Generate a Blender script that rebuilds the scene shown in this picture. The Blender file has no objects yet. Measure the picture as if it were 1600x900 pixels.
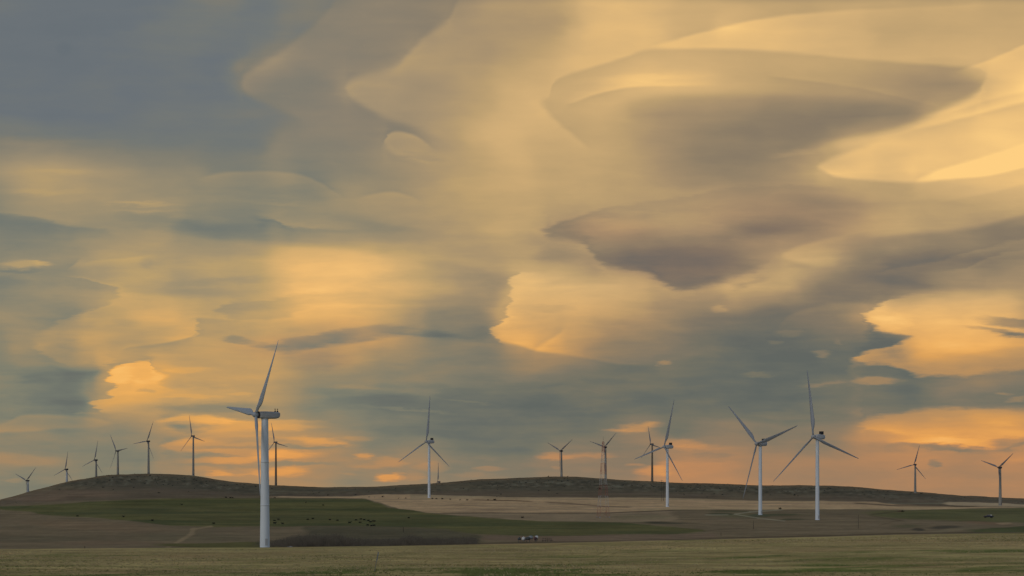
import bpy, bmesh, math, random
import numpy as np
from mathutils import Vector, Matrix

# ------------------------------------------------------------------ camera, sky, sun, exposure
scene = bpy.context.scene
COL = scene.collection
F_PX = 2222.0            # focal length in photo pixels (50 mm lens)
EYE_ROW = 785.0          # photo row of eye level

cam_data = bpy.data.cameras.new('camera')
cam_data.lens = 50.0
cam_data.sensor_width = 36.0
cam_data.shift_y = (EYE_ROW - 450.0) / 1600.0
cam_data.clip_start = 0.5
cam_data.clip_end = 60000.0
cam = bpy.data.objects.new('camera', cam_data)
COL.objects.link(cam)
cam.location = (0, 0, 0)
cam.rotation_euler = (math.radians(90), 0, 0)
scene.camera = cam

SUN_ELEV, SUN_AZ = math.radians(28.0), math.radians(218.0)
sun_data = bpy.data.lights.new('sun', 'SUN')
sun_data.energy = 0.55
sun_data.angle = math.radians(40)
sun_data.color = (1.0, 0.93, 0.84)
sun = bpy.data.objects.new('sun', sun_data)
COL.objects.link(sun)
_d = Vector((math.sin(SUN_AZ) * math.cos(SUN_ELEV), math.cos(SUN_AZ) * math.cos(SUN_ELEV), math.sin(SUN_ELEV)))
sun.rotation_euler = _d.to_track_quat('Z', 'Y').to_euler()
sun.location = (0, 0, 200)

vs = scene.view_settings
vs.view_transform = 'Standard'
vs.look = 'None'
vs.exposure = 0.0
vs.gamma = 1.0
vs.use_curve_mapping = False


def lin(c):
    """sRGB 0..255 -> linear"""
    out = []
    for v in c:
        v = v / 255.0
        out.append(v / 12.92 if v <= 0.04045 else ((v + 0.055) / 1.055) ** 2.4)
    return tuple(out)


# --- the evening cloud deck, laid out by azimuth/elevation on the sky itself
world = bpy.data.worlds.new('World')
scene.world = world
world.use_nodes = True
WT = world.node_tree
WT.nodes.clear()


def wnode(kind):
    return WT.nodes.new(kind)


def put(sock, v):
    if isinstance(v, bpy.types.NodeSocket):
        WT.links.new(v, sock)
    else:
        sock.default_value = v


def M(op, a, b=None, c=None):
    n = wnode('ShaderNodeMath')
    n.operation = op
    put(n.inputs[0], a)
    if b is not None:
        put(n.inputs[1], b)
    if c is not None:
        put(n.inputs[2], c)
    return n.outputs[0]


def smooth(v, a, b, lo=0.0, hi=1.0, kind='SMOOTHSTEP'):
    n = wnode('ShaderNodeMapRange')
    n.interpolation_type = kind
    n.clamp = kind == 'LINEAR'
    put(n.inputs[0], v)
    put(n.inputs[1], a)
    put(n.inputs[2], b)
    put(n.inputs[3], lo)
    put(n.inputs[4], hi)
    return n.outputs[0]


def comb(x, y, z=0.0):
    n = wnode('ShaderNodeCombineXYZ')
    put(n.inputs[0], x); put(n.inputs[1], y); put(n.inputs[2], z)
    return n.outputs[0]


def sep(v):
    n = wnode('ShaderNodeSeparateXYZ')
    put(n.inputs[0], v)
    return n.outputs


def sepc(v):
    n = wnode('ShaderNodeSeparateColor')
    put(n.inputs[0], v)
    return n.outputs


def combc(a):
    n = wnode('ShaderNodeCombineColor')
    put(n.inputs[0], a); put(n.inputs[1], a); put(n.inputs[2], a)
    return n.outputs[0]


def noise(vec, scale, detail=3.0, rough=0.5, color=False):
    n = wnode('ShaderNodeTexNoise')
    n.noise_dimensions = '2D'
    put(n.inputs['Vector'], vec)
    n.inputs['Scale'].default_value = scale
    n.inputs['Detail'].default_value = detail
    n.inputs['Roughness'].default_value = rough
    return n.outputs['Color'] if color else n.outputs['Fac']


def set_curve(cv, pts):
    while len(cv.points) < len(pts):
        cv.points.new(0.5, 0.5)
    for i, (x, y) in enumerate(pts):
        cv.points[i].location = (x, y)
        cv.points[i].handle_type = 'AUTO_CLAMPED'


tc = wnode('ShaderNodeTexCoord')
D = sep(tc.outputs['Generated'])
fwd = M('MAXIMUM', D[1], 0.08)
pxn = M('MULTIPLY_ADD', M('DIVIDE', D[0], fwd), F_PX, 800.0)      # sky azimuth (as tangent)
pyn = M('MULTIPLY_ADD', M('DIVIDE', D[2], fwd), -F_PX, EYE_ROW)   # sky elevation (as tangent)
P0 = comb(pxn, pyn)

# soft domain warps: one gentle (lenticular clouds), one ragged (broken cumulus)
NS = wnode('ShaderNodeMapping')
put(NS.inputs[0], P0)
NS.inputs['Scale'].default_value = (0.5 / 100, 1.1 / 100, 1)
NS.inputs['Rotation'].default_value = (0, 0, math.radians(4))
q = NS.outputs[0]
w1 = sepc(noise(q, 1.1, 3.0, 0.5, True))
X1 = M('MULTIPLY_ADD', M('SUBTRACT', w1[0], 0.5), 85.0, pxn)
Y1 = M('MULTIPLY_ADD', M('SUBTRACT', w1[1], 0.5), 20.0, pyn)
NF = wnode('ShaderNodeMapping')
put(NF.inputs[0], P0)
NF.inputs['Scale'].default_value = (1.7 / 100, 9.5 / 100, 1)
NF.inputs['Rotation'].default_value = (0, 0, math.radians(3))
w2 = sepc(noise(NF.outputs[0], 1.0, 5.0, 0.6, True))      # long level fibres
X2 = M('MULTIPLY_ADD', M('SUBTRACT', w2[0], 0.5), 40.0, pxn)
Y2 = M('MULTIPLY_ADD', M('SUBTRACT', w2[1], 0.5), 15.0, pyn)
X3 = M('MULTIPLY_ADD', M('SUBTRACT', w2[1], 0.5), 9.0, pxn)
Y3 = M('MULTIPLY_ADD', M('SUBTRACT', w2[0], 0.5), 3.2, pyn)
XN1 = M('DIVIDE', X1, 1600.0)

ROWS = [
 [110,106,104,105,104,107,114,122,112,120,128,136,139,138,143,162,168,172,190,210,209,195,189,185,180,178,183,185,185,183,185,178,177],
 [106,104,102,102,103,112,116,112,112,124,134,137,140,142,162,166,168,172,200,218,218,203,205,224,218,212,208,200,188,190,192,195,198],
 [105,103,101,106,108,110,108,106,132,145,137,138,142,168,170,168,178,195,212,215,212,208,208,202,197,200,200,200,198,200,205,215,220],
 [105,106,106,105,104,105,108,108,130,128,130,155,163,160,163,180,200,205,203,215,224,222,214,197,184,179,176,174,166,159,168,205,235],
 [108,105,103,104,105,110,113,115,120,130,138,140,152,162,172,190,208,210,202,200,178,161,157,151,145,143,141,145,155,190,222,240,235],
 [122,130,125,120,117,116,115,115,118,138,136,136,148,165,172,195,208,195,195,190,173,158,148,145,143,143,175,212,222,225,235,245,250],
 [160,172,170,158,150,142,138,136,136,142,130,138,150,160,178,188,198,190,190,185,175,160,147,143,155,180,215,222,215,232,243,245,240],
 [140,160,165,160,160,158,145,135,132,138,142,158,162,168,178,190,192,188,185,180,175,172,170,166,160,152,150,158,178,180,185,190,200],
 [120,122,134,145,148,150,132,128,128,146,148,142,146,155,162,175,188,172,162,163,160,163,162,152,148,155,168,178,188,176,165,150,140],
 [138,142,150,180,182,176,172,176,188,212,218,216,200,185,170,168,175,165,160,145,130,124,128,145,168,188,165,132,120,120,126,130,140],
 [126,136,145,155,176,180,165,172,186,212,232,225,214,198,182,165,215,218,213,205,190,160,160,188,188,152,132,128,132,150,165,175,175],
 [148,145,145,172,186,203,190,180,190,208,222,213,198,165,136,140,200,205,208,190,168,140,125,118,114,120,125,150,212,230,233,222,185],
 [138,160,160,190,178,182,184,180,185,172,167,180,165,145,130,132,180,196,180,145,130,120,110,103,102,101,104,112,160,222,233,226,210],
 [130,125,126,140,215,205,188,188,192,178,158,150,142,138,131,126,128,126,122,118,115,108,103,100,100,101,105,112,120,145,152,148,138],
 [125,123,125,185,198,190,180,175,176,160,128,112,108,108,106,106,106,105,106,105,106,105,105,105,104,108,112,118,122,138,140,132,127],
 [148,142,132,130,135,150,185,196,188,175,158,140,122,114,112,109,107,109,112,125,140,118,125,132,122,125,132,180,200,205,212,222,200],
 [140,138,132,127,124,146,165,178,182,178,165,152,142,146,130,120,116,135,145,138,140,172,176,172,158,160,162,168,172,176,178,178,180],
 [128,126,125,126,130,136,146,158,165,160,155,150,148,146,140,139,136,142,145,140,155,174,174,172,166,164,164,164,166,168,168,168,168],
]
tval = None
YN1 = M('DIVIDE', Y1, 45.0)
for i, row in enumerate(ROWS):
    n = wnode('ShaderNodeFloatCurve')
    put(n.inputs['Value'], XN1)
    set_curve(n.mapping.curves[0], [(k * 50 / 1600.0, v / 255.0) for k, v in enumerate(row)])
    n.mapping.update()
    if tval is None:
        tval = n.outputs[0]
    else:
        f_ = M('MINIMUM', M('MAXIMUM', M('SUBTRACT', YN1, float(i - 1)), 0.0), 1.0)
        tval = M('MULTIPLY_ADD', f_, M('SUBTRACT', n.outputs[0], tval), tval)


ROOT = WT
ROOT_XY = (X2, Y2, X3, Y3)
_open = None


def open_part():
    """clouds are gathered a few at a time into small node groups that each return one sum"""
    global WT, X2, Y2, X3, Y3, _open
    g = bpy.data.node_groups.new('cloud_part', 'ShaderNodeTree')
    for nm in ('X2', 'Y2', 'X3', 'Y3'):
        g.interface.new_socket(nm, in_out='INPUT', socket_type='NodeSocketFloat')
    g.interface.new_socket('Sum', in_out='OUTPUT', socket_type='NodeSocketFloat')
    WT = g
    gi = wnode('NodeGroupInput')
    X2, Y2, X3, Y3 = gi.outputs[0], gi.outputs[1], gi.outputs[2], gi.outputs[3]
    _open = [g, None, 0]


def close_part():
    global WT, X2, Y2, X3, Y3, _open, tval
    if _open is None:
        return
    g, acc, _ = _open
    go = wnode('NodeGroupOutput')
    put(go.inputs[0], acc)
    WT = ROOT
    X2, Y2, X3, Y3 = ROOT_XY
    n = wnode('ShaderNodeGroup')
    n.node_tree = g
    for k in range(4):
        put(n.inputs[k], ROOT_XY[k])
    tval = M('ADD', tval, n.outputs[0])
    _open = None


def gather(v):
    _open[1] = v if _open[1] is None else M('ADD', _open[1], v)
    _open[2] += 1
    if _open[2] >= 12:
        close_part()


def edge(pts, w, soft=3.0, rough=False, vertical=False):
    """A cloud margin: polyline (x, y, amp_before, amp_after); before = above / left of the line."""
    if _open is None:
        open_part()
    NX, NY = 1600.0, 900.0
    soft = soft * 1.35 + 0.6 if rough else soft * 1.1 + 0.4
    pts = [(p_[0], p_[1], p_[2] * 1.2, p_[3] * 1.2) for p_ in pts]
    px_, py_ = {True: (X2, Y2), False: (X3, Y3)}[rough]
    if vertical:
        along, across, NA, NB = py_, px_, NY, NX
        pts = [(p[1], p[0], p[2], p[3]) for p in pts]
    else:
        along, across, NA, NB = px_, py_, NX, NY
    pts = sorted(pts)
    a = M('DIVIDE', along, NA)
    cu = wnode('ShaderNodeRGBCurve')
    put(cu.inputs['Color'], combc(a))
    for ch, fn in ((0, lambda p: p[1] / NB), (1, lambda p: 0.5 + p[2] / 400.0), (2, lambda p: 0.5 + p[3] / 400.0)):
        pl = [(p[0] / NA, fn(p)) for p in pts]
        if pl[0][0] > 0.02:
            pl = [(0.0, pl[0][1])] + pl
        if pl[-1][0] < 0.98:
            pl = pl + [(1.0, pl[-1][1])]
        set_curve(cu.mapping.curves[ch], pl)
    cu.mapping.update()
    o = sepc(cu.outputs[0])
    s = M('MULTIPLY_ADD', o[0], -NB, across)
    e = M('EXPONENT', M('MULTIPLY', M('ABSOLUTE', s), -1.0 / w))
    amp = smooth(s, -soft, soft, o[1], o[2])
    gather(M('MULTIPLY', M('SUBTRACT', amp, 0.5), M('MULTIPLY', e, 400.0 / 255.0)))


def blob(x, y, rx, ry, val, rot=0.0, hard=0.3, rough=True, acc=None):
    if acc is None and _open is None:
        open_part()
    X, Y = (X2, Y2) if rough else (X3, Y3)
    r = math.radians(rot)
    cr, sr = math.cos(r), math.sin(r)
    u = M('MULTIPLY_ADD', X, cr / rx, -(x * cr + y * sr) / rx)
    u = M('MULTIPLY_ADD', Y, sr / rx, u)
    v = M('MULTIPLY_ADD', X, -sr / ry, (x * sr - y * cr) / ry)
    v = M('MULTIPLY_ADD', Y, cr / ry, v)
    l = M('SQRT', M('MULTIPLY_ADD', u, u, M('MULTIPLY', v, v)))
    m = smooth(l, 1.25, hard, 0.0, val / 255.0)
    if acc is not None:
        return M('ADD', m, acc)
    gather(m)


#SKYDETAIL
# ---- large lens, upper right
edge([(845,160,0,0),(870,125,5,-14),(920,107,7,-15),(975,90,7,-14),(1010,78,7,-12),(1050,76,14,-12),(1150,77,14,-12),(1230,82,12,-10),(1320,90,8,-10),(1400,97,6,-12),(1480,103,8,-14),(1530,107,4,-10),(1548,120,0,0)], 22, 4)
edge([(1548,122,0,0),(1530,142,-24,22),(1480,168,-22,24),(1440,187,-18,22),(1380,205,-16,20),(1300,221,-12,16),(1240,233,-6,6),(1200,240,0,0)], 20, 9)
edge([(870,166,0,0),(900,158,10,-8),(930,148,14,-12),(980,137,14,-14),(1030,134,10,-8),(1090,135,4,-3),(1120,136,0,0)], 11, 2.5)
edge([(1190,118,0,0),(1220,121,6,-6),(1260,126,7,-7),(1320,134,5,-5),(1380,146,5,-5),(1440,160,4,-4),(1490,170,0,0)], 9, 3)
edge([(1000,75,0,0),(1040,66,-6,8),(1080,55,-14,14),(1140,40,-14,14),(1200,28,-12,16),(1300,18,-8,12),(1400,13,-6,8),(1500,8,-4,6),(1560,4,0,0)], 14, 3.5)
edge([(846,146,0,0),(846,162,7,-12),(855,174,7,-13),(870,190,7,-12),(888,205,9,-10),(908,222,8,-7),(925,242,0,0)], 22, 8, vertical=True)
edge([(1480,112,0,0),(1520,103,-6,12),(1560,88,-8,14),(1600,70,-10,14)], 18, 3)
edge([(1380,214,0,0),(1440,200,8,-8),(1500,186,12,-12),(1560,170,14,-14),(1600,160,14,-14)], 14, 4)
edge([(1400,190,0,0),(1480,176,6,-4),(1540,158,8,-6),(1600,143,8,-6)], 10, 4)
edge([(1270,261,0,0),(1284,254,-12,14),(1310,243,-14,14),(1350,231,-10,10),(1390,222,0,0)], 16, 6)
edge([(1270,262,0,0),(1284,266,18,-12),(1310,276,22,-16),(1360,282,14,-14),(1430,285,14,-14),(1480,280,18,-18),(1540,274,20,-18),(1600,262,20,-18)], 13, 4)
edge([(1420,284,0,0),(1440,277,-12,12),(1475,264,-14,14),(1530,248,-10,12),(1600,226,-8,10)], 18, 5)
edge([(1440,320,0,0),(1500,310,5,-5),(1560,298,6,-5),(1600,288,6,-5)], 8, 4)
edge([(930,172,0,0),(975,160,5,-6),(1040,151,8,-10),(1120,148,8,-12),(1200,149,6,-12),(1300,153,5,-12),(1400,162,5,-10),(1480,178,0,0)], 24, 9)
blob(1010,122,110,8,10,-3,0.1); blob(1200,205,200,22,-8,-3,0.1); blob(1130,250,120,26,-8,0,0.1); blob(1240,240,50,6,10,-8,0.1)
# ---- mauve broken cloud, centre right
edge([(850,362,0,0),(866,352,8,-22),(900,341,6,-18),(930,331,5,-14),(970,322,4,-6),(1040,312,4,-4),(1100,300,5,-4),(1150,293,4,-6),(1200,289,5,-8),(1260,291,5,-8),(1310,292,4,-5),(1370,305,0,0)], 15, 3, rough=True)
edge([(845,366,0,0),(860,371,-25,10),(885,374,-24,10),(912,382,-26,14),(930,402,-22,14),(948,416,-28,16),(985,421,-34,20),(1018,430,-34,22),(1036,443,-34,26),(1060,452,-40,28),(1100,448,-38,22),(1130,440,-34,20),(1165,430,-24,16),(1200,414,-10,6),(1220,405,0,0)], 22, 7, rough=True)
edge([(1000,376,0,0),(1050,369,6,-8),(1110,368,8,-10),(1160,378,6,-8),(1200,384,0,0)], 14, 8, rough=True)
blob(1205,356,130,20,-20,-6,0.1); blob(1060,412,120,26,-8,0,0.2); blob(1020,345,130,18,14,-5,0.1); blob(1430,405,110,10,9,-6,0.0); blob(1270,300,90,8,6,2,0.1); blob(1175,440,30,8,-14,-20,0.2); blob(1150,446,16,6,-14,0,0.3)
edge([(1215,398,0,0),(1230,392,-8,12),(1260,381,-10,12),(1300,372,-8,10),(1350,366,0,0)], 14, 5)
edge([(1215,400,0,0),(1232,406,12,-8),(1262,413,14,-12),(1300,416,4,-4),(1330,418,0,0)], 14, 6)
edge([(1330,376,0,0),(1380,370,10,-10),(1440,364,14,-16),(1500,360,12,-14),(1550,350,12,-18),(1600,336,10,-16)], 16, 6)
edge([(1365,428,0,0),(1390,421,-6,12),(1440,413,-8,10),(1500,400,-8,10),(1560,382,-6,10),(1600,371,-6,10)], 8, 2.5, rough=True)
edge([(1450,424,0,0),(1500,420,-8,10),(1545,403,-8,10),(1600,391,-6,8)], 7, 2.5, rough=True)
edge([(1200,470,0,0),(1260,440,4,-4),(1340,440,-8,6),(1450,452,-14,12),(1540,455,-12,10),(1600,450,-8,8)], 18, 8)
# ---- amber clouds, lower right
edge([(1350,489,0,0),(1360,484,-26,28),(1380,473,-26,26),(1405,465,-14,12),(1450,460,-6,6),(1500,458,0,0)], 24, 2.5, rough=True)
edge([(1350,489,0,0),(1357,500,20,-32),(1370,512,40,-36),(1390,520,46,-40),(1412,525,40,-34),(1440,530,0,0)], 26, 3, rough=True)
edge([(1325,560,0,0),(1336,556,-26,46),(1360,548,-40,50),(1390,541,-44,36),(1413,532,-36,24),(1440,526,0,0)], 22, 2.5, rough=True)
edge([(1325,560,0,0),(1345,565,44,-18),(1380,569,46,-22),(1405,576,44,-24),(1432,586,38,-28),(1480,588,34,-24),(1540,583,26,-16),(1600,577,22,-12)], 22, 3, rough=True)
blob(1590,505,60,9,-60,6); blob(1560,518,55,5,-45,8); blob(1605,524,60,5,-50,3)
edge([(1400,566,0,0),(1450,560,10,-12),(1520,550,12,-14),(1600,545,10,-12)], 14, 8, rough=True)
blob(1368,594,40,7,42,0,0.5); blob(1288,600,38,4,22,-5,0.2); blob(1284,552,17,6,30,5,0.3); blob(1212,535,16,4,16); blob(1230,520,25,6,14)
blob(1188,586,30,4,18,0); blob(1567,615,14,4,28); blob(1590,624,26,5,22,-8); blob(1310,535,8,6,10)
edge([(1200,516,0,0),(1236,492,-2,12),(1280,479,-2,16),(1350,474,-4,10),(1375,474,0,0)], 13, 5)
edge([(1340,658,0,0),(1352,655,-20,22),(1400,646,-20,26),(1450,639,-18,30),(1520,637,-18,32),(1600,641,-14,20)], 20, 4, rough=True)
edge([(1345,672,0,0),(1360,671,24,-16),(1385,675,24,-8),(1420,681,12,-4),(1500,688,4,-4),(1560,690,0,0)], 12, 3, rough=True)
edge([(1372,696,0,0),(1390,694,18,-12),(1430,692,26,-18),(1480,695,34,-30),(1530,701,30,-40),(1560,702,14,-30),(1600,690,10,-30)], 11, 3, rough=True)
blob(1470,698,70,5,-34,4); blob(1590,690,60,8,-40,-4); blob(1570,700,22,9,-24); blob(1460,726,12,6,-38,-18)
blob(1480,690,80,10,18); blob(1590,715,40,12,16); blob(1560,655,60,12,14)
# ---- pale lens, centre
edge([(806,420,0,0),(800,430,-16,22),(794,442,-14,18),(799,458,-8,12),(798,474,-16,16),(790,488,-18,20),(786,500,-20,24),(770,512,-24,30),(768,522,-22,30),(776,532,-16,20),(800,545,0,0)], 30, 2.5, vertical=True, rough=True)
edge([(765,528,0,0),(785,534,22,-14),(810,540,26,-16),(840,548,30,-18),(870,552,20,-10),(920,560,12,-8),(965,568,12,-8),(1010,571,6,-4),(1050,572,0,0)], 14, 3)
edge([(825,548,0,0),(845,540,-16,14),(870,524,-16,12),(890,512,0,0)], 14, 5)
blob(1035,567,14,4,34,0,0.4); blob(1125,482,17,7,22,0,0.4); blob(860,482,40,6,-10); blob(870,398,40,14,-12,0,0.2)
edge([(800,448,0,0),(830,444,8,-6),(860,440,12,-12),(900,436,0,0)], 12, 5)
# ---- upper left folds
edge([(368,132,0,0),(385,115,-10,14),(412,97,-10,14),(445,76,-10,10),(480,48,-9,6),(512,18,-8,4),(530,0,-8,4)], 22, 10)
edge([(368,132,0,0),(385,147,12,-10),(412,160,8,-8),(450,176,6,-8),(490,190,0,0)], 16, 10)
edge([(532,138,0,0),(548,126,-10,14),(580,115,-8,10),(615,106,-10,12),(638,84,-10,12),(665,57,-10,12),(700,32,-8,10),(725,0,-8,8)], 22, 9)
edge([(532,138,0,0),(548,152,12,-10),(575,170,12,-12),(605,185,12,-10),(640,196,8,-10),(680,212,5,-5),(720,230,0,0)], 18, 9)
edge([(596,228,0,0),(604,213,-12,20),(622,205,-14,22),(645,210,-12,18),(665,222,-8,10),(690,236,0,0)], 16, 3)
edge([(596,228,0,0),(612,238,14,-6),(640,248,14,-10),(680,255,0,0)], 14, 7)
blob(660,245,40,6,-10,10,0.2); blob(900,20,60,35,-10,-30,0.0,False)
blob(100,76,12,11,-5,0,0.6,False); blob(229,411,11,9,-5,0,0.6,False)
# ---- left bands
edge([(0,334,10,-18),(50,340,12,-20),(100,349,12,-16),(160,360,8,-8),(230,372,0,0)], 12, 4, rough=True)
edge([(0,214,-6,8),(60,220,-6,8),(150,219,-4,6),(240,222,0,0)], 10, 6, rough=True)
blob(225,319,62,4,18,1,0.2); blob(230,330,60,3,10,1,0.2); blob(235,340,80,8,-12,4,0.2); blob(50,290,60,22,10,0,0.0)
edge([(300,278,0,0),(340,271,-9,10),(400,268,-9,9),(455,270,-10,11),(495,283,-10,8),(525,300,-6,4),(550,310,0,0)], 14, 3)
edge([(390,336,0,0),(412,341,14,-14),(432,343,16,-16),(448,352,20,-20),(475,356,20,-12),(520,359,12,-8),(580,360,0,0)], 11, 3, rough=True)
edge([(550,310,0,0),(575,305,-9,8),(610,300,-12,10),(640,306,-8,6),(670,316,0,0)], 14, 3)
edge([(560,345,0,0),(600,350,8,-8),(650,357,6,-6),(700,360,0,0)], 9, 5)
edge([(180,355,0,0),(250,362,-3,5),(310,370,-10,8),(380,378,-12,10),(460,384,-12,12),(560,392,-10,10),(640,402,0,0)], 16, 8)
blob(38,413,46,7,32,0,0.3); blob(20,424,50,4,-14); blob(66,411,18,4,18); blob(10,440,40,8,-8)
edge([(120,412,0,0),(150,407,-5,8),(200,403,-6,10),(255,397,0,0)], 7, 2.5)
edge([(95,428,0,0),(125,436,-8,14),(165,445,-10,16),(185,455,-10,14),(180,468,-6,8),(130,488,-8,12),(80,508,-8,8),(55,525,0,0)], 26, 6, vertical=True, rough=True)
edge([(125,400,0,0),(118,412,-8,12),(105,424,0,0)], 20, 4, vertical=True)
edge([(48,520,0,0),(70,516,-6,8),(120,496,-6,8),(150,484,0,0)], 14, 6, rough=True)
edge([(45,522,0,0),(55,542,-8,10),(80,562,-8,10),(110,576,0,0)], 20, 6, vertical=True, rough=True)
edge([(70,572,0,0),(110,578,14,-10),(150,580,10,-10),(170,578,0,0)], 12, 5)
edge([(186,548,0,0),(200,543,6,-10),(240,538,12,-14),(280,531,22,-16),(302,524,12,-10),(315,512,0,0)], 9, 2, rough=False)
edge([(310,494,0,0),(308,503,14,-12),(311,514,14,-14),(304,525,12,-10),(290,534,0,0)], 18, 2.5, vertical=True, rough=True)
edge([(285,496,0,0),(310,497,10,-12),(345,499,10,-8),(400,502,4,-3),(430,502,0,0)], 8, 2.5)
edge([(328,486,0,0),(345,479,8,-14),(370,472,8,-14),(410,468,12,-12),(470,461,12,-10),(540,457,8,-6),(620,455,0,0)], 12, 3, rough=True)
edge([(328,486,0,0),(350,493,-12,10),(390,501,-8,12),(430,500,-8,10),(470,488,-6,8),(500,482,0,0)], 9, 3, rough=True)
edge([(600,400,0,0),(640,405,3,-4),(700,410,6,-8),(750,420,6,-8),(790,430,0,0)], 20, 8)
blob(300,354,130,12,-12,3,0.1); blob(470,372,140,9,-8,2,0.1); blob(60,300,80,6,8,0,0.1); blob(100,268,60,5,8,2,0.1); blob(470,300,70,14,-6,0,0.1); blob(430,318,60,5,8,6,0.1)
blob(250,455,120,8,-10,3,0.1); blob(330,440,160,8,-12,-2,0.1); blob(560,420,120,16,10,0,0.1); blob(440,478,90,6,-8,-4,0.1); blob(560,478,130,5,8,0,0.1); blob(250,490,60,16,10,0,0.1); blob(200,505,30,8,-8,0,0.1); blob(110,540,40,10,-12,0,0.1)
# ---- purple streak
blob(565,521,78,13,-26,-5,0.5); blob(485,534,74,12,-28,-10,0.5); blob(418,541,34,7,-26,8,0.3); blob(374,531,24,7,-32,4,0.3); blob(490,566,62,15,-14,-6,0.2); blob(650,522,60,4,-12,4,0.2)
edge([(380,552,0,0),(440,548,-4,6),(520,542,-8,14),(600,529,-10,12),(650,524,0,0)], 8, 3)
blob(660,520,90,6,-10,6)
edge([(600,530,0,0),(660,529,-4,4),(740,534,-4,2),(800,540,0,0)], 8, 3)
# ---- amber stack, left
edge([(232,560,0,0),(214,568,-9,12),(176,573,-24,19),(171,584,-27,22),(166,597,-27,22),(184,601,-25,12),(172,610,-27,21),(168,617,-27,22),(180,620,-25,10),(142,627,-26,18),(140,633,-25,19),(155,640,-20,15),(170,650,0,0)], 60, 3, vertical=True, rough=True)
edge([(165,576,0,0),(178,573,-22,18),(205,568,-22,18),(222,563,-26,20),(232,565,-22,20),(240,578,-16,20),(258,586,-6,6),(270,590,0,0)], 16, 2, rough=True)
edge([(262,582,0,0),(259,592,12,-8),(246,598,10,-8),(262,606,8,-4),(280,615,0,0)], 40, 6, vertical=True)
edge([(166,608,0,0),(190,601,8,-6),(200,598,8,-10),(220,592,-8,10),(240,594,0,0)], 8, 2.5, rough=True)
blob(228,609,16,3,-24,5,0.2); blob(320,600,110,8,-14,0,0.1); blob(330,637,110,9,-26,0,0.2); blob(300,620,60,4,16,0,0.1); blob(375,615,25,5,16)
blob(300,578,50,5,14); blob(270,549,60,5,-8)
edge([(240,655,0,0),(262,651,-22,34),(300,650,-20,30),(350,652,-22,30),(392,658,-22,30),(440,656,-16,24),(500,658,-8,10),(560,664,0,0)], 13, 2.5, rough=True)
blob(275,664,24,7,-30); blob(290,672,30,4,-24,0); 
edge([(240,700,0,0),(258,694,-20,20),(290,683,-24,18),(320,678,0,0)], 12, 2.5, rough=True)
edge([(240,700,0,0),(270,705,22,-18),(310,708,24,-14),(360,708,10,-6),(400,708,0,0)], 10, 3, rough=True)
blob(335,712,50,4,-22); blob(370,718,70,7,26,-2,0.3); blob(340,739,24,5,38,0,0.4); blob(310,745,20,3,-16); blob(395,730,60,4,-18); blob(375,743,60,3,16)
blob(300,667,50,4,-26,0,0.2); blob(352,698,60,4,-22,-2,0.2); blob(400,688,70,5,-18,0,0.2); blob(330,727,70,4,-20,0,0.2); blob(300,690,40,6,22,-4,0.2); blob(330,657,70,5,16,0,0.2)
blob(300,612,110,20,10,0,0.0); blob(215,605,50,30,12,0,0.0)
# ---- low streaks
blob(500,689,52,7,46,6,0.2); blob(535,693,14,5,20); blob(448,711,58,9,50,0,0.3); blob(440,737,50,9,46,-3,0.3); blob(455,724,80,4,-30); blob(450,699,80,4,-26); blob(560,684,30,5,18)
blob(420,676,60,5,-12); blob(448,668,60,6,20)
blob(567,713,14,6,50,0,0.4); blob(575,729,34,6,22); blob(610,722,30,7,26,4); blob(610,746,24,7,66,-3,0.45); blob(646,745,16,9,18); blob(676,730,30,9,20); blob(760,733,28,5,24); blob(740,742,40,5,12); blob(760,716,20,4,10); blob(540,740,16,3,12)
edge([(0,662,-8,8),(20,656,-8,10),(28,651,-8,14),(60,648,-10,18),(120,650,-8,14),(165,657,-6,8),(185,662,0,0)], 12, 3)
edge([(0,676,14,-10),(50,674,14,-10),(90,670,10,-10),(150,668,6,-6),(185,664,0,0)], 9, 3)
blob(40,719,80,11,16,3,0.3); blob(15,750,20,3,14); blob(140,645,30,2,10)
edge([(60,600,0,0),(0,597,0,0)], 10, 5)
blob(995,668,42,8,46,-6,0.35); blob(1010,661,18,4,16); blob(960,673,22,3,26); blob(868,713,34,7,42,0,0.4); blob(925,712,36,6,30,0,0.3); blob(870,731,12,4,16); blob(1063,693,40,9,34,6,0.3); blob(990,727,14,4,30); blob(1020,735,30,10,30,0,0.3)
edge([(985,735,0,0),(1000,733,-14,20),(1030,724,-14,22),(1080,721,-10,14),(1150,722,-6,8),(1200,720,0,0)], 16, 4, rough=True)
blob(1110,712,40,4,-16); blob(1100,700,70,5,14); blob(1230,650,60,8,8); blob(1380,700,50,9,-12)
blob(640,640,70,3,14,5); blob(730,628,50,2,10,8); blob(560,606,60,5,12)
edge([(600,616,0,0),(650,620,10,-8),(700,612,6,-6),(760,605,5,-8),(830,600,5,-8),(900,596,3,-4),(960,592,0,0)], 14, 6, rough=True)
edge([(480,618,0,0),(560,618,8,-12),(620,616,8,-12),(680,612,0,0)], 10, 5, rough=True)
edge([(0,596,6,-6),(60,590,6,-8),(110,588,0,0)], 12, 5, rough=True)

close_part()
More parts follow.
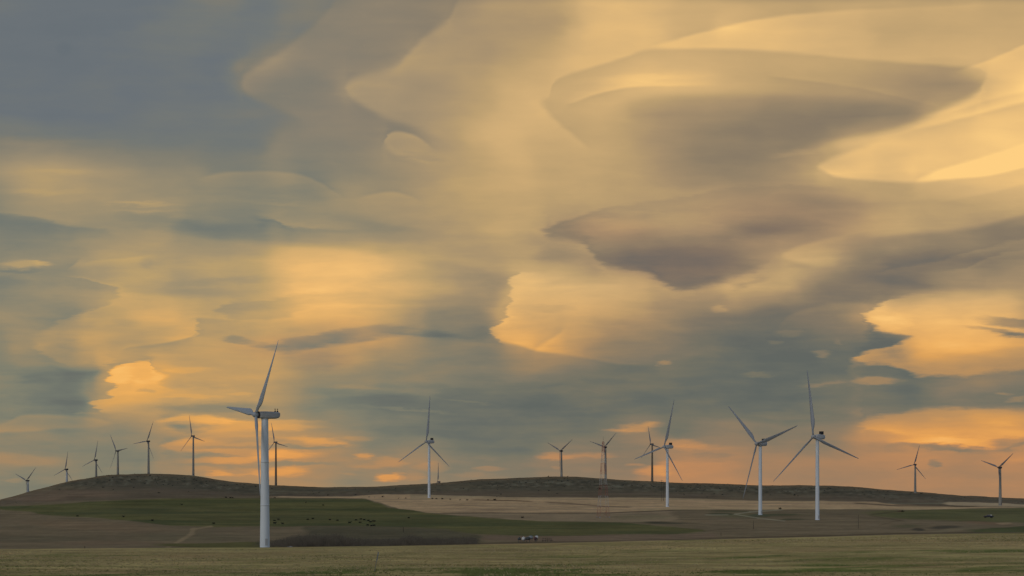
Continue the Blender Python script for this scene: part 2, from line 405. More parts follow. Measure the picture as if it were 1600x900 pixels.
# streaky fibres: long, nearly level, ragged; gently stronger low in the sky
ST = wnode('ShaderNodeMapping')
put(ST.inputs[0], comb(X1, Y1))
ST.inputs['Scale'].default_value = (0.55 / 100, 4.2 / 100, 1)
ST.inputs['Rotation'].default_value = (0, 0, math.radians(3))
st = M('SUBTRACT', noise(ST.outputs[0], 1.0, 5.0, 0.55), 0.5)
ST2 = wnode('ShaderNodeMapping')
put(ST2.inputs[0], comb(X2, Y2))
ST2.inputs['Scale'].default_value = (0.9 / 100, 2.2 / 100, 1)
ST2.inputs['Rotation'].default_value = (0, 0, math.radians(-9))
st2 = M('SUBTRACT', noise(ST2.outputs[0], 1.3, 4.0, 0.5), 0.5)
amp1 = smooth(pyn, 200.0, 560.0, 10 / 255.0, 36 / 255.0)
tval = M('MULTIPLY_ADD', st, amp1, tval)
tval = M('MULTIPLY_ADD', st2, smooth(pyn, 150.0, 500.0, 12 / 255.0, 26 / 255.0), tval)

# palette: blue-grey -> warm grey -> gold, more orange near the ground
fac = M('MULTIPLY_ADD', tval, 255.0 / 160.0, -95.0 / 160.0)


def ramp(fac_, stops):
    n = wnode('ShaderNodeValToRGB')
    put(n.inputs[0], fac_)
    el = n.color_ramp.elements
    while len(el) < len(stops):
        el.new(0.5)
    for e_, (p_, c_) in zip(el, stops):
        e_.position = (p_ - 95) / 160.0
        e_.color = lin(c_) + (1,)
    return n.outputs[0]


hiL = ramp(fac, [(95,(103,111,117)),(104,(107,114,119)),(115,(115,119,117)),(128,(128,124,112)),(140,(140,130,113)),(165,(166,147,117)),(185,(186,159,115)),(210,(211,176,123)),(230,(233,190,125)),(252,(254,207,131))])
midL = ramp(fac, [(95,(101,108,106)),(104,(108,114,110)),(115,(116,120,112)),(128,(128,127,113)),(140,(141,134,113)),(165,(166,147,113)),(185,(187,159,110)),(210,(213,173,113)),(230,(235,185,115)),(252,(254,200,122))])
hiR = ramp(fac, [(95,(104,101,96)),(104,(108,105,98)),(115,(118,110,99)),(128,(130,117,100)),(140,(142,126,103)),(165,(166,142,109)),(185,(187,158,113)),(210,(211,175,121)),(230,(233,190,125)),(252,(254,207,131))])
loL = ramp(fac, [(95,(101,107,101)),(104,(107,111,104)),(115,(115,119,108)),(128,(129,128,110)),(145,(147,134,107)),(165,(168,143,104)),(190,(194,155,101)),(215,(220,165,93)),(235,(240,176,94)),(252,(251,192,108))])
loR = ramp(fac, [(95,(97,102,97)),(104,(104,107,99)),(115,(115,113,99)),(128,(129,119,101)),(145,(146,126,99)),(165,(166,134,97)),(190,(191,146,94)),(215,(218,158,87)),(235,(238,172,90)),(252,(250,188,106))])
baL = ramp(fac, [(95,(98,106,101)),(104,(106,111,103)),(115,(117,119,106)),(128,(130,126,107)),(145,(148,131,104)),(165,(168,135,98)),(190,(192,142,92)),(215,(217,152,86)),(235,(235,162,86)),(252,(247,178,100))])
baR = ramp(fac, [(95,(100,104,98)),(104,(107,109,100)),(115,(118,115,99)),(128,(130,118,99)),(145,(147,123,98)),(165,(165,128,95)),(190,(187,135,92)),(215,(213,148,88)),(235,(233,162,86)),(252,(246,178,98))])


def mix(f, a, b):
    n = wnode('ShaderNodeMix'); n.data_type = 'RGBA'
    put(n.inputs[0], f); put(n.inputs[6], a); put(n.inputs[7], b)
    return n.outputs[2]


sx = smooth(pxn, 420.0, 980.0)
c = mix(smooth(pyn, 170.0, 330.0), hiL, midL)
c = mix(sx, c, hiR)
c = mix(smooth(pyn, 420.0, 590.0), c, mix(sx, loL, loR))
c = mix(smooth(pyn, 620.0, 730.0), c, mix(sx, baL, baR))
mv = 0.0
for a in ((1075,410,160,52),(950,360,110,28),(1230,345,180,60),(540,526,120,30),(430,542,90,22),(500,562,70,20)):
    mv = blob(a[0], a[1], a[2], a[3], 255 * 0.8, 0, 0.1, True, acc=mv)
mvc = wnode('ShaderNodeMix'); mvc.data_type = 'RGBA'; mvc.blend_type = 'MULTIPLY'
put(mvc.inputs[0], M('MINIMUM', mv, 1.0)); put(mvc.inputs[6], c); mvc.inputs[7].default_value = (1.03, 0.94, 0.95, 1)
c = mvc.outputs[2]

# farther round the sky the deck breaks up into generic banks over the clear evening sky
gen = wnode('ShaderNodeMapping')
put(gen.inputs[0], tc.outputs['Generated'])
gen.inputs['Scale'].default_value = (1.2, 1.2, 4.5)
gn = wnode('ShaderNodeTexNoise')
put(gn.inputs['Vector'], gen.outputs[0]); gn.inputs['Scale'].default_value = 1.6; gn.inputs['Detail'].default_value = 5
gfac = smooth(gn.outputs['Fac'], 0.32, 0.7, 0.05, 0.75, 'LINEAR')
g2 = wnode('ShaderNodeValToRGB'); put(g2.inputs[0], gfac)
els = g2.color_ramp.elements
els.new(0.5)
for e_, (p_, c_) in zip(els, ((0.0,(104,118,136)),(0.5,(140,143,146)),(1.0,(190,182,170)))):
    e_.position = p_; e_.color = lin(c_) + (1,)
side = smooth(M('ABSOLUTE', M('SUBTRACT', pxn, 800.0)), 880.0, 1700.0)
up = smooth(pyn, -60.0, -900.0)
behind = smooth(D[1], 0.35, 0.1)
gmask = M('MAXIMUM', M('MAXIMUM', side, up), behind)
bgc = wnode('ShaderNodeBackground'); put(bgc.inputs[0], c); bgc.inputs[1].default_value = 1.0
bgg = wnode('ShaderNodeBackground'); put(bgg.inputs[0], g2.outputs[0]); bgg.inputs[1].default_value = 1.0
skyt = wnode('ShaderNodeTexSky'); skyt.sky_type = 'NISHITA'; skyt.sun_disc = False
skyt.sun_elevation = SUN_ELEV; skyt.sun_rotation = SUN_AZ; skyt.altitude = 1100
bgs = wnode('ShaderNodeBackground'); put(bgs.inputs[0], skyt.outputs[0]); bgs.inputs[1].default_value = 0.08
ma = wnode('ShaderNodeMixShader'); put(ma.inputs[0], smooth(gn.outputs['Fac'], 0.42, 0.62)); put(ma.inputs[1], bgs.outputs[0]); put(ma.inputs[2], bgg.outputs[0])
ms = wnode('ShaderNodeMixShader'); put(ms.inputs[0], gmask); put(ms.inputs[1], bgc.outputs[0]); put(ms.inputs[2], ma.outputs[0])
wo = wnode('ShaderNodeOutputWorld'); put(wo.inputs[0], ms.outputs[0])
scene.cycles.use_adaptive_sampling = True
scene.cycles.adaptive_threshold = 0.015
scene.cycles.adaptive_min_samples = 24
scene.cycles.use_denoising = True
scene.cycles.denoiser = 'OPENIMAGEDENOISE'
scene.cycles.denoising_input_passes = 'RGB_ALBEDO_NORMAL'
world.cycles.sampling_method = 'MANUAL'
world.cycles.sample_map_resolution = 512
# ------------------------------------------------------------------ materials
def mat(name, color, rough=0.6, spec=0.3, metal=0.0, noise_amt=0.0, noise_scale=1.0, color2=None, stretch=(1, 1, 1)):
    m = bpy.data.materials.new(name)
    m.use_nodes = True
    nt = m.node_tree
    b = nt.nodes['Principled BSDF']
    b.inputs['Base Color'].default_value = tuple(color) + (1,)
    b.inputs['Roughness'].default_value = rough
    b.inputs['Specular IOR Level'].default_value = spec
    b.inputs['Metallic'].default_value = metal
    if color2 is None:
        color2 = tuple(c * (1 - noise_amt) for c in color)
    t = nt.nodes.new('ShaderNodeTexCoord')
    mp = nt.nodes.new('ShaderNodeMapping')
    mp.inputs['Scale'].default_value = stretch
    n = nt.nodes.new('ShaderNodeTexNoise')
    n.inputs['Scale'].default_value = noise_scale
    n.inputs['Detail'].default_value = 4
    r = nt.nodes.new('ShaderNodeMapRange')
    r.inputs[1].default_value = 0.35
    r.inputs[2].default_value = 0.7
    mx = nt.nodes.new('ShaderNodeMix')
    mx.data_type = 'RGBA'
    mx.inputs[6].default_value = tuple(color) + (1,)
    mx.inputs[7].default_value = tuple(color2) + (1,)
    nt.links.new(t.outputs['Object'], mp.inputs[0])
    nt.links.new(mp.outputs[0], n.inputs['Vector'])
    nt.links.new(n.outputs['Fac'], r.inputs[0])
    nt.links.new(r.outputs[0], mx.inputs[0])
    nt.links.new(mx.outputs[2], b.inputs['Base Color'])
    return m


# ------------------------------------------------------------------ ground: one sheet out to the horizon
rng = np.random.default_rng(7)


def vnoise(x, y, seed=0):
    """smooth value noise on arrays, 0..1"""
    tab = np.random.default_rng(seed).random(65536)
    xi, yi = np.floor(x).astype(np.int64), np.floor(y).astype(np.int64)
    xf, yf = x - xi, y - yi
    xf, yf = xf * xf * (3 - 2 * xf), yf * yf * (3 - 2 * yf)

    def h(a, b):
        return tab[(a * 7349 + b * 9151 + (a * b) * 31) & 65535]
    return (h(xi, yi) * (1 - xf) + h(xi + 1, yi) * xf) * (1 - yf) + (h(xi, yi + 1) * (1 - xf) + h(xi + 1, yi + 1) * xf) * yf


def fbm(x, y, seed=0, octs=4):
    s, a, t = 0.0, 0.5, 0.0
    for o in range(octs):
        s = s + a * vnoise(x * 2 ** o + 17.3 * o, y * 2 ** o + 5.1 * o, seed + o)
        t += a
        a *= 0.55
    return s / t


# ridge skyline and near-field crest as elevation rows against azimuth columns
RX = [-900,-500,-200,0,25,41,75,105,150,170,212,262,300,337,375,400,420,460,497,575,650,700,750,800,857,900,950,1017,1075,1125,1200,1250,1300,1350,1412,1450,1500,1550,1600,1800,2200,2700]
RY = [800,796,788,780,774,769,760,752,744.5,741.5,740,741,743,749,754,756,758,759.5,761.5,760.5,757,754,749,747,745,745,748,752,755,756,758,758,759,762,767,770,774.5,777,779,783,776,784]
CX = [-900,0,150,300,400,600,700,850,1000,1300,1400,1500,1600,2000,2700]
CY = [860,857.5,856.5,855.5,855,853,851,848.5,845,838,835,833.5,832,826,820]


def ridge_row(px):
    return np.interp(px, RX, RY)


def crest_row(px):
    return np.interp(px, CX, CY)


S_T = [0.0, 0.34, 0.44, 0.57, 0.77, 1.0]
S_D = [600., 860., 930., 1150., 1270., 1700.]
CREST_D, RIDGE_D = 400.0, 1700.0


def ground_z(px, dep):
    """height below/above eye level of the ground at azimuth column px and forward distance dep"""
    px = np.asarray(px, float); dep = np.asarray(dep, float)
    px, dep = np.broadcast_arrays(px, dep)
    cy, ry = crest_row(px), ridge_row(px)
    zc = (EYE_ROW - cy) * CREST_D / F_PX
    zr = (EYE_ROW - ry) * RIDGE_D / F_PX
    near = np.interp(dep, [0, 20, 60, 150, 400], [0, 1, 2, 3, 4])
    za = [-1.75 + 0 * px, -2.6 + 0 * px, -4.6 + 0 * px, -7.97 + 0 * px, zc]
    z = np.zeros_like(px)
    for i in range(4):
        w = np.clip(near - i, 0, 1)
        z = np.where(near >= i, za[i] * (1 - w) + za[i + 1] * w, z)
    s = np.interp(dep, S_D, S_T)
    y = (cy + 1.5) + s * (ry - cy - 1.5)
    zmid = (EYE_ROW - y) * dep / F_PX
    z600 = (EYE_ROW - (cy + 1.5)) * 600.0 / F_PX
    w = np.clip((dep - 400) / 200.0, 0, 1)
    dip = zc * (1 - w) + z600 * w - 2.2 * np.sin(np.pi * w)
    z = np.where(dep > 400, dip, z)
    z = np.where(dep > 600, zmid, z)
    back = np.interp(dep, [1700, 1800, 2000, 2500, 4000, 30000], [0, 2.0, 8, 22, 45, 90])
    z = np.where(dep > RIDGE_D, zr - back, z)
    return z


th_in = np.arctan((np.arange(-520, 2120.1, 2.0) - 800) / F_PX)
left = np.linspace(-math.pi, th_in[0], 70)[:-1]
right = np.linspace(th_in[-1], math.pi, 70)[1:]
TH = np.concatenate([left, th_in, right])
dep_list = [np.array([0.5, 3, 8, 15, 25, 40, 60, 80, 100, 120, 135])]
dep_list.append(1.0 / np.linspace(1 / 145.0, 1 / 397.0, 120))
dep_list.append(np.linspace(400, 596, 22))
dep_list.append(np.interp(np.linspace(0, 1, 260), S_T, S_D))
dep_list.append(np.array([1708, 1720, 1740, 1770, 1810, 1870, 1950, 2050, 2200, 2400, 2700, 3100, 3600, 4300, 5500, 8000, 12000, 18000, 28000.]))
DEP = np.unique(np.concatenate(dep_list))
NC, NR = len(TH), len(DEP)
TT, DD = np.meshgrid(TH, DEP)
PX = 800 + F_PX * np.tan(np.clip(TT, -0.95, 0.95))
cosc = np.maximum(np.cos(TT), 0.45)
RAD = DD / cosc
WX, WY = RAD * np.sin(TT), RAD * np.cos(TT)
WZ = ground_z(PX, DD)
# soften the creases along the line of sight, keeping the two skylines
K = np.array([1, 2, 1.]) / 4
for _ in range(2):
    Zs = WZ.copy()
    Zs[1:-1] = K[0] * WZ[:-2] + K[1] * WZ[1:-1] + K[2] * WZ[2:]
    keep = np.abs(DD - RIDGE_D) < 12
    WZ = np.where(keep, WZ, Zs)
# relief: gentle swales on the slopes, a craggy rim on the ridge
WZ = WZ + (fbm(WX / 60, WY / 60, 3) - 0.5) * np.interp(DD, [150, 400, 620, 1500, 2500], [0.15, 0.25, 1.0, 2.2, 2.5]) * (np.abs(DD - 400) > 25)
WZ = WZ + (fbm(WX / 7, WY / 9, 9) - 0.5) * np.interp(DD, [1400, 1600, 1720, 1900], [0, 0.7, 0.5, 0.3])

YI = EYE_ROW - F_PX * WZ / DD          # elevation row of each ground point
CR, RR = crest_row(PX), ridge_row(PX)


# --- land cover (true surface colours of grass, stubble, bare soil, rock)
def A(c, k=1.0):
    return np.array(lin(c)) * k


COVER_GAIN = 2.25
cov = np.zeros((NR, NC, 3))
wob_x = PX + (fbm(PX / 40, YI / 8, 21) - 0.5) * 30
wob_y = YI + (fbm(PX / 70, YI / 9, 22) - 0.5) * 3.0


def paint(mask, c):
    m = np.clip(mask, 0, 1)[..., None]
    cov[:] = cov * (1 - m) + A(c) * m


def between(x, top, bot, soft=1.0, x0=None, x1=None, sx=12.0, wx=None, wy=None):
    X_ = wob_x if wx is None else wx
    Y_ = wob_y if wy is None else wy
    t = np.interp(X_, [p[0] for p in top], [p[1] for p in top])
    b = np.interp(X_, [p[0] for p in bot], [p[1] for p in bot])
    m = np.clip((Y_ - t) / soft + 0.5, 0, 1) * np.clip((b - Y_) / soft + 0.5, 0, 1)
    lo_, hi_ = max(top[0][0], bot[0][0]), min(top[-1][0], bot[-1][0])
    if lo_ > 5:
        m = m * np.clip((X_ - lo_) / sx, 0, 1)
    if hi_ < 1595:
        m = m * np.clip((hi_ - X_) / sx, 0, 1)
    return m


def patch(x, y, rx, ry, rot=0.0, hard=0.5):
    r = math.radians(rot)
    dx, dy = wob_x - x, wob_y - y
    u = (dx * math.cos(r) + dy * math.sin(r)) / rx
    v = (-dx * math.sin(r) + dy * math.cos(r)) / ry
    return np.clip((1.0 - np.sqrt(u * u + v * v)) / (1 - hard), 0, 1)


def line(pts, w=1.0):
    ys = np.interp(PX, [p[0] for p in pts], [p[1] for p in pts])
    m = np.clip(1.4 - np.abs(wob_y * 0.3 + YI * 0.7 - ys) / w, 0, 1)
    m = m * np.clip((PX - pts[0][0]) / 10, 0, 1) * np.clip((pts[-1][0] - PX) / 10, 0, 1)
    return m


S_ = np.clip((CR - YI) / (CR - RR), 0, 1.2)
# brown lower slope to dark ridge
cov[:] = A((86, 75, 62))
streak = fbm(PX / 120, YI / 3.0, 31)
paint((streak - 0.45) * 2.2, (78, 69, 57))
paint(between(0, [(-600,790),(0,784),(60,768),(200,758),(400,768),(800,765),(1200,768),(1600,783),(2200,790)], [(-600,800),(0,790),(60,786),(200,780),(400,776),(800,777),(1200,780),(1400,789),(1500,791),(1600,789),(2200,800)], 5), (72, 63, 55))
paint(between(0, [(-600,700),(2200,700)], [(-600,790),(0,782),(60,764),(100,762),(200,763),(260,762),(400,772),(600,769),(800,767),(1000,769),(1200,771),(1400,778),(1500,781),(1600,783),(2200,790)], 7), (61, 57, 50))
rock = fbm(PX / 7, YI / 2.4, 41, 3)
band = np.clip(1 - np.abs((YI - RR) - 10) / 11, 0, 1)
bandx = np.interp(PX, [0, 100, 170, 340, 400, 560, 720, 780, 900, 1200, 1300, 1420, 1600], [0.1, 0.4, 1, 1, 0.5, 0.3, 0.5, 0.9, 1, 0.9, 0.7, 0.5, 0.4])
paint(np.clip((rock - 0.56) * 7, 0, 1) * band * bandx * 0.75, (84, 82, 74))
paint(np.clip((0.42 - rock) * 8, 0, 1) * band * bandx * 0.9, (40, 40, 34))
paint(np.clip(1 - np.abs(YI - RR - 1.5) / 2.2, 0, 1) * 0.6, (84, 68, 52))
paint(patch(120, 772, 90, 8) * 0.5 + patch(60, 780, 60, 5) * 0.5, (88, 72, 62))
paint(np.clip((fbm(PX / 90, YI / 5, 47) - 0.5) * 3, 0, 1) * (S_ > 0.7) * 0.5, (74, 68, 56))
# tan stubble belt
tan_top = [(412,776.5),(440,775),(540,776),(600,772),(640,772),(700,774.5),(800,776.5),(950,777.5),(1100,779),(1200,782.5),(1300,783),(1360,784),(1400,788),(1500,791.5),(1600,792),(1700,793)]
tan_bot = [(412,777),(560,779),(580,782),(600,787),(625,795),(660,800),(690,801.5),(950,801),(1000,799.5),(1050,797),(1200,796),(1450,796),(1500,794.5),(1600,793.5),(1700,793.5)]
tm = between(0, tan_top, tan_bot, 1.0, sx=5)
paint(tm, (134, 112, 92))
paint(tm * np.clip((fbm(PX / 150, YI / 1.6, 51) - 0.5) * 3.5, 0, 1), (112, 95, 80))
paint(tm * np.clip(1 - (YI - 776) / 8, 0, 1) * (PX > 640) * 0.6, (108, 97, 82))
paint(tm * np.clip((YI - 790) / 8, 0, 1) * (PX > 1000) * 0.5, (132, 115, 92))
paint(between(0, [(1470,786),(1485,784),(1560,786),(1620,789)], [(1470,787),(1485,789),(1560,791),(1620,791.5)], 0.8), (128, 112, 96))
paint(between(0, [(690,802),(950,801.5),(1000,800.5),(1060,798.5)], [(690,802.5),(760,808),(850,814),(960,815.5),(1060,815)], 1.0, sx=15), (104, 90, 76))
for k_ in range(6):
    paint(line([(600 + 45 * k_, 782.5 + 0.6 * k_), (700 + 45 * k_, 790 + 0.5 * k_), (760 + 45 * k_, 796 + 0.3 * k_)], 0.5) * tm * 0.35, (102, 88, 74))
paint(line([(733,781),(800,782),(835,783.4)], 0.8) * 0.8, (56, 42, 30))
paint(line([(850,784.5),(890,786.5),(945,791.3),(990,792.5)], 1.1) * 0.7, (72, 60, 50))
paint(line([(685,801.4),(950,801.6),(1000,799.5),(1060,797)], 0.7) * 0.85, (58, 48, 40))
paint(line([(1040,797.2),(1200,796.6),(1460,796.6),(1620,793)], 0.6) * 0.6, (60, 52, 40))
paint(line([(1330,786),(1400,790),(1500,791),(1530,791.5)], 1.0) * 0.8, (62, 52, 42))
paint(line([(1380,786),(1430,786.5),(1480,786)], 0.8) * 0.5, (100, 98, 88))
# green winter-wheat field
gr_top = [(-100,791),(0,791.5),(60,789),(100,786.5),(200,781),(250,779.5),(350,778.5),(560,779.8),(575,782),(590,786.5),(615,794),(660,801),(700,804),(760,809),(800,811),(860,815),(970,816),(1030,822),(1115,829.5)]
gr_bot = [(-100,796),(0,796),(45,800),(70,805),(140,808),(200,814),(260,820),(330,823.5),(380,822),(440,823),(500,822),(600,823),(660,824.5),(690,827),(750,835),(800,836.5),(960,835.5),(1050,834),(1115,830)]
gm = between(0, gr_top, gr_bot, 1.2, sx=16)
paint(gm, (66, 65, 41))
paint(gm * np.clip((fbm(PX / 260, YI / 4.5, 61) - 0.48) * 6, 0, 1), (54, 57, 36))
paint(gm * np.clip((fbm(PX / 180, YI / 2.0, 63) - 0.55) * 5, 0, 1) * 0.7, (76, 72, 45))
paint(gm * patch(700, 815, 200, 6) * 0.5, (50, 54, 34))
# reddish bare soil and grey pasture below
paint(patch(150, 822, 150, 9, 3) * 0.6, (94, 78, 64))
paint(patch(60, 842, 120, 7, 0) * 0.5, (74, 68, 56))
paint(patch(300, 840, 130, 9, 0) * 0.5, (78, 72, 58))
paint(patch(180, 849, 150, 4, 0) * 0.5, (90, 74, 62))
for a, b, w in (((262,856),(285,843),1.6),((283,844),(300,834),2.2),((297,836),(303,826),2.0),((300,827),(330,822.5),1.4)):
    d_ = np.array(b, float) - a
    t_ = np.clip(((PX - a[0]) * d_[0] + (YI - a[1]) * d_[1]) / (d_ @ d_), 0, 1)
    dist = np.hypot((PX - a[0] - t_ * d_[0]) * 0.45, YI - a[1] - t_ * d_[1])
    paint(np.clip(1.5 - dist / w, 0, 1) * 0.75, (106, 92, 75))
paint(between(0, [(235,850),(300,849.5),(400,846.5),(500,846),(600,846),(700,845.5),(760,845)], [(235,853),(300,855),(400,855.5),(500,855),(600,853.5),(700,851),(760,849)], 1.0, sx=30), (64, 62, 37))
paint(np.clip(1 - np.abs(YI - CR + 1.2) / 1.3, 0, 1) * (DD > 420) * np.clip((PX - 480) / 100, 0, 1) * 0.85, (46, 37, 26))
paint(between(0, [(470,823),(560,822),(700,826),(760,838)], [(470,846),(560,846),(700,846),(760,846)], 4), (63, 59, 48))
paint(between(0, [(750,838),(900,836.5),(1050,835),(1130,834)], [(750,845),(900,845.5),(1050,842.5),(1130,840)], 2), (88, 74, 64))
# right-hand pasture
paint(between(0, [(1330,800),(1380,797.8),(1500,795.5),(1620,793.8)], [(1330,802),(1390,808),(1430,812),(1500,814),(1620,817)], 2, sx=40), (70, 69, 46))
paint(patch(1440, 805, 90, 7) * 0.5, (60, 62, 40))
paint(patch(1570, 800, 60, 5) * 0.4, (60, 60, 42))
paint(patch(1545, 817, 45, 3, 4) * 0.7, (84, 66, 54)); paint(patch(1567, 817.5, 16, 2) * 0.8, (112, 96, 80))
paint(between(0, [(1500,829),(1540,826),(1600,822),(1700,820)], [(1500,831),(1540,832.5),(1600,832),(1700,831)], 1.5, sx=30), (54, 58, 36))
paint(patch(1470, 824, 28, 3.5, -3) * 0.9, (52, 48, 42)); paint(patch(1432, 828, 12, 3) * 0.95, (38, 36, 34)); paint(patch(1415, 822, 30, 3) * 0.6, (60, 62, 44))
paint(patch(1450, 815, 60, 4, 0) * 0.5, (92, 80, 68)); paint(patch(1490, 828, 50, 3, -6) * 0.5, (92, 84, 68))
paint(line([(1355,805),(1385,801),(1412,798)], 0.8) * 0.7, (54, 44, 36)); paint(line([(1355,805),(1400,812),(1415,815)], 0.8) * 0.6, (56, 48, 38))
paint(line([(1370,822),(1395,815),(1415,812)], 0.9) * 0.5, (58, 46, 36)); paint(patch(1410, 798.5, 6, 1.5) * 0.9, (56, 36, 28))
paint(patch(1035, 817, 62, 2.6, 1, 0.3), (42, 41, 33)); paint(patch(1000, 808, 60, 5) * 0.3, (66, 70, 50))
paint(patch(1128, 803, 28, 2.4) * 0.9, (52, 50, 40)); paint(patch(1150, 799, 50, 1.6) * 0.8, (50, 52, 36)); paint(patch(1160, 805, 60, 5) * 0.5, (62, 66, 46))
paint(patch(1225, 804, 48, 2.6) * 0.85, (54, 56, 40)); paint(patch(1240, 812, 26, 1.6) * 0.8, (48, 50, 36)); paint(patch(1190, 805, 22, 3) * 0.7, (50, 56, 46))
for a, b in (((1148,803.6),(1185,809.5)),((1185,809.5),(1225,814)),((1150,803),(1172,800)),((1172,800),(1222,796.5)),((1104,804.6),(1136,804.4))):
    d_ = np.array(b, float) - a
    t_ = np.clip(((PX - a[0]) * d_[0] + (YI - a[1]) * d_[1]) / (d_ @ d_), 0, 1)
    dist = np.hypot((PX - a[0] - t_ * d_[0]) * 0.3, YI - a[1] - t_ * d_[1])
    paint(np.clip(1.2 - dist / 0.9, 0, 1) * 0.7, (112, 108, 98))
paint(line([(1090,832),(1125,827),(1175,825)], 0.8) * 0.5, (56, 48, 38)); paint(line([(1090,824),(1160,822),(1330,828)], 1.0) * 0.4, (66, 58, 48))
paint(patch(1260, 826, 200, 5, 1) * 0.45, (94, 82, 68)); paint(patch(1330, 816, 120, 5) * 0.35, (96, 84, 70)); paint(patch(1100, 815, 90, 3) * 0.5, (98, 84, 70))
# beyond the frame: the same patchwork of pasture and stubble, in large blocks
blk = fbm(WX / 260, WY / 420, 71, 2)
out_ = np.clip(np.maximum(-60 - PX, PX - 1660) / 60, 0, 1) * (S_ < 0.85)
cov = cov * (1 - (out_ * 0.8)[..., None]) + (A((64, 66, 41)) * (blk > 0.5)[..., None] + A((110, 96, 78)) * (blk <= 0.5)[..., None]) * (out_ * 0.8)[..., None]

# foreground: mown stubble with regrowth in the windrows
fgm = np.clip((402 - DD) / 3.0, 0, 1)
fx, fy = WX, RAD * np.cos(TT)
swirl = fbm(PX / 260, YI / 14, 81) * 9
rowc = YI + (PX - 800) * 0.012 + swirl
g1 = fbm(PX / 130 , rowc / 3.2, 83, 4)
g2_ = fbm(PX / 45, YI / 1.3, 85, 3)
near_green = np.clip((YI - (866 + 14 * np.clip((900 - PX) / 900, 0, 1))) / 30, 0, 1)
# longer green swathes seen in the field
sw = 0
for (x_, y_, rx_, ry_, a_) in ((1010,861,110,3.5,1),(1180,871,170,4,1),(1420,861,220,3,0.8),(1560,861,120,3,1),(1250,892,260,6,0.8),(1500,894,240,6,0.9),(900,893,320,7,0.9),(700,892,200,6,0.7),(300,898,400,4,0.8),(450,896,160,5,0.6),(90,867,90,3,0.5),(215,867,50,2,0.6),(60,895,120,4,0.7),(950,876,120,6,0.6),(860,872,120,5,0.5),(1350,872,180,4,0.6),(1300,884,250,3,0.5),(700,873,60,3,0.3),(-200,880,300,8,0.6),(1900,880,300,9,0.8)):
    sw = sw + a_ * patch(x_, y_, rx_, ry_, -1.0, 0.1)
green = np.clip((g1 - 0.44) * 5, 0, 1) * (0.32 + 0.68 * near_green) * 0.85 + np.clip(sw, 0, 1) * np.clip((g1 - 0.25) * 3, 0.3, 1) * 1.1
green = np.clip(green * (0.55 + 0.9 * g2_), 0, 1)
straw = A((121, 108, 77))
fgc = straw * np.ones_like(cov)
tone = np.clip((fbm(PX / 200, YI / 1.8, 87, 4) - 0.4) * 3, 0, 1)[..., None]
fgc = fgc * (1 - tone * 0.8) + A((93, 80, 55)) * tone * 0.8
pk = np.clip((fbm(PX / 160, YI / 5, 89) - 0.5) * 4, 0, 1)[..., None]
fgc = fgc * (1 - pk * 0.5) + A((124, 102, 76)) * pk * 0.5
fgc = fgc * (1 - green[..., None]) + A((66, 73, 34)) * green[..., None]
# crossing wheel tracks
for a, b in (((945,861),(925,871)),((968,861),(950,872)),((968,861),(1030,858)),((930,876),(960,864))):
    d_ = np.array(b, float) - a
    t_ = np.clip(((PX - a[0]) * d_[0] + (YI - a[1]) * d_[1]) / (d_ @ d_), 0, 1)
    dist = np.hypot((PX - a[0] - t_ * d_[0]) * 0.5, YI - a[1] - t_ * d_[1])
    k_ = (np.clip(1.3 - dist / 0.8, 0, 1) * 0.5)[..., None]
    fgc = fgc * (1 - k_) + A((74, 68, 42)) * k_
cov = cov * (1 - fgm[..., None]) + fgc * fgm[..., None]
cov *= (0.72 + 0.56 * fbm(PX / 60.0, YI / 1.5, 91, 4))[..., None] * (0.93 + 0.14 * fbm(PX / 9.0, YI / 1.6, 95, 2))[..., None]
cov *= 1 + fgm[..., None] * (0.30 * (fbm(PX / 14.0, YI / 0.8, 97, 3) - 0.5) + 0.22 * (fbm(PX / 90.0, rowc / 1.1, 98, 3) - 0.5))[..., None]
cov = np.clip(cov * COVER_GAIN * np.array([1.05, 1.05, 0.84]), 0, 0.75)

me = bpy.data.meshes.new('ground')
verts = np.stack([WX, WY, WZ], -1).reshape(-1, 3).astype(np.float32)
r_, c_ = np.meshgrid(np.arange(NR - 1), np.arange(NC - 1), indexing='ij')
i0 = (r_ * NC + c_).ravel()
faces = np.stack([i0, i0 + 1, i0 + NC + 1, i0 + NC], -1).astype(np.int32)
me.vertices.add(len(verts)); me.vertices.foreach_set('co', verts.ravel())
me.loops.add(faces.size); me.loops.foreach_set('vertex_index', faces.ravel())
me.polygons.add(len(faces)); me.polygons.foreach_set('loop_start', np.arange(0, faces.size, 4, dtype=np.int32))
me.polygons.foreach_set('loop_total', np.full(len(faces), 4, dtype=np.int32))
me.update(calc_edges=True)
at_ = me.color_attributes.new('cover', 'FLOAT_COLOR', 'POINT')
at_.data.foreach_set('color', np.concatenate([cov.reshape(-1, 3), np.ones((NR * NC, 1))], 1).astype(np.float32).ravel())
me.polygons.foreach_set('use_smooth', np.ones(len(faces), dtype=bool))
ground = bpy.data.objects.new('ground', me)
COL.objects.link(ground)
ground['kind'] = 'structure'

gmn = bpy.data.materials.new('prairie')
gmn.use_nodes = True
nt = gmn.node_tree
bs = nt.nodes['Principled BSDF']
bs.inputs['Roughness'].default_value = 0.95
bs.inputs['Specular IOR Level'].default_value = 0.1
an = nt.nodes.new('ShaderNodeVertexColor'); an.layer_name = 'cover'
tcn = nt.nodes.new('ShaderNodeTexCoord')


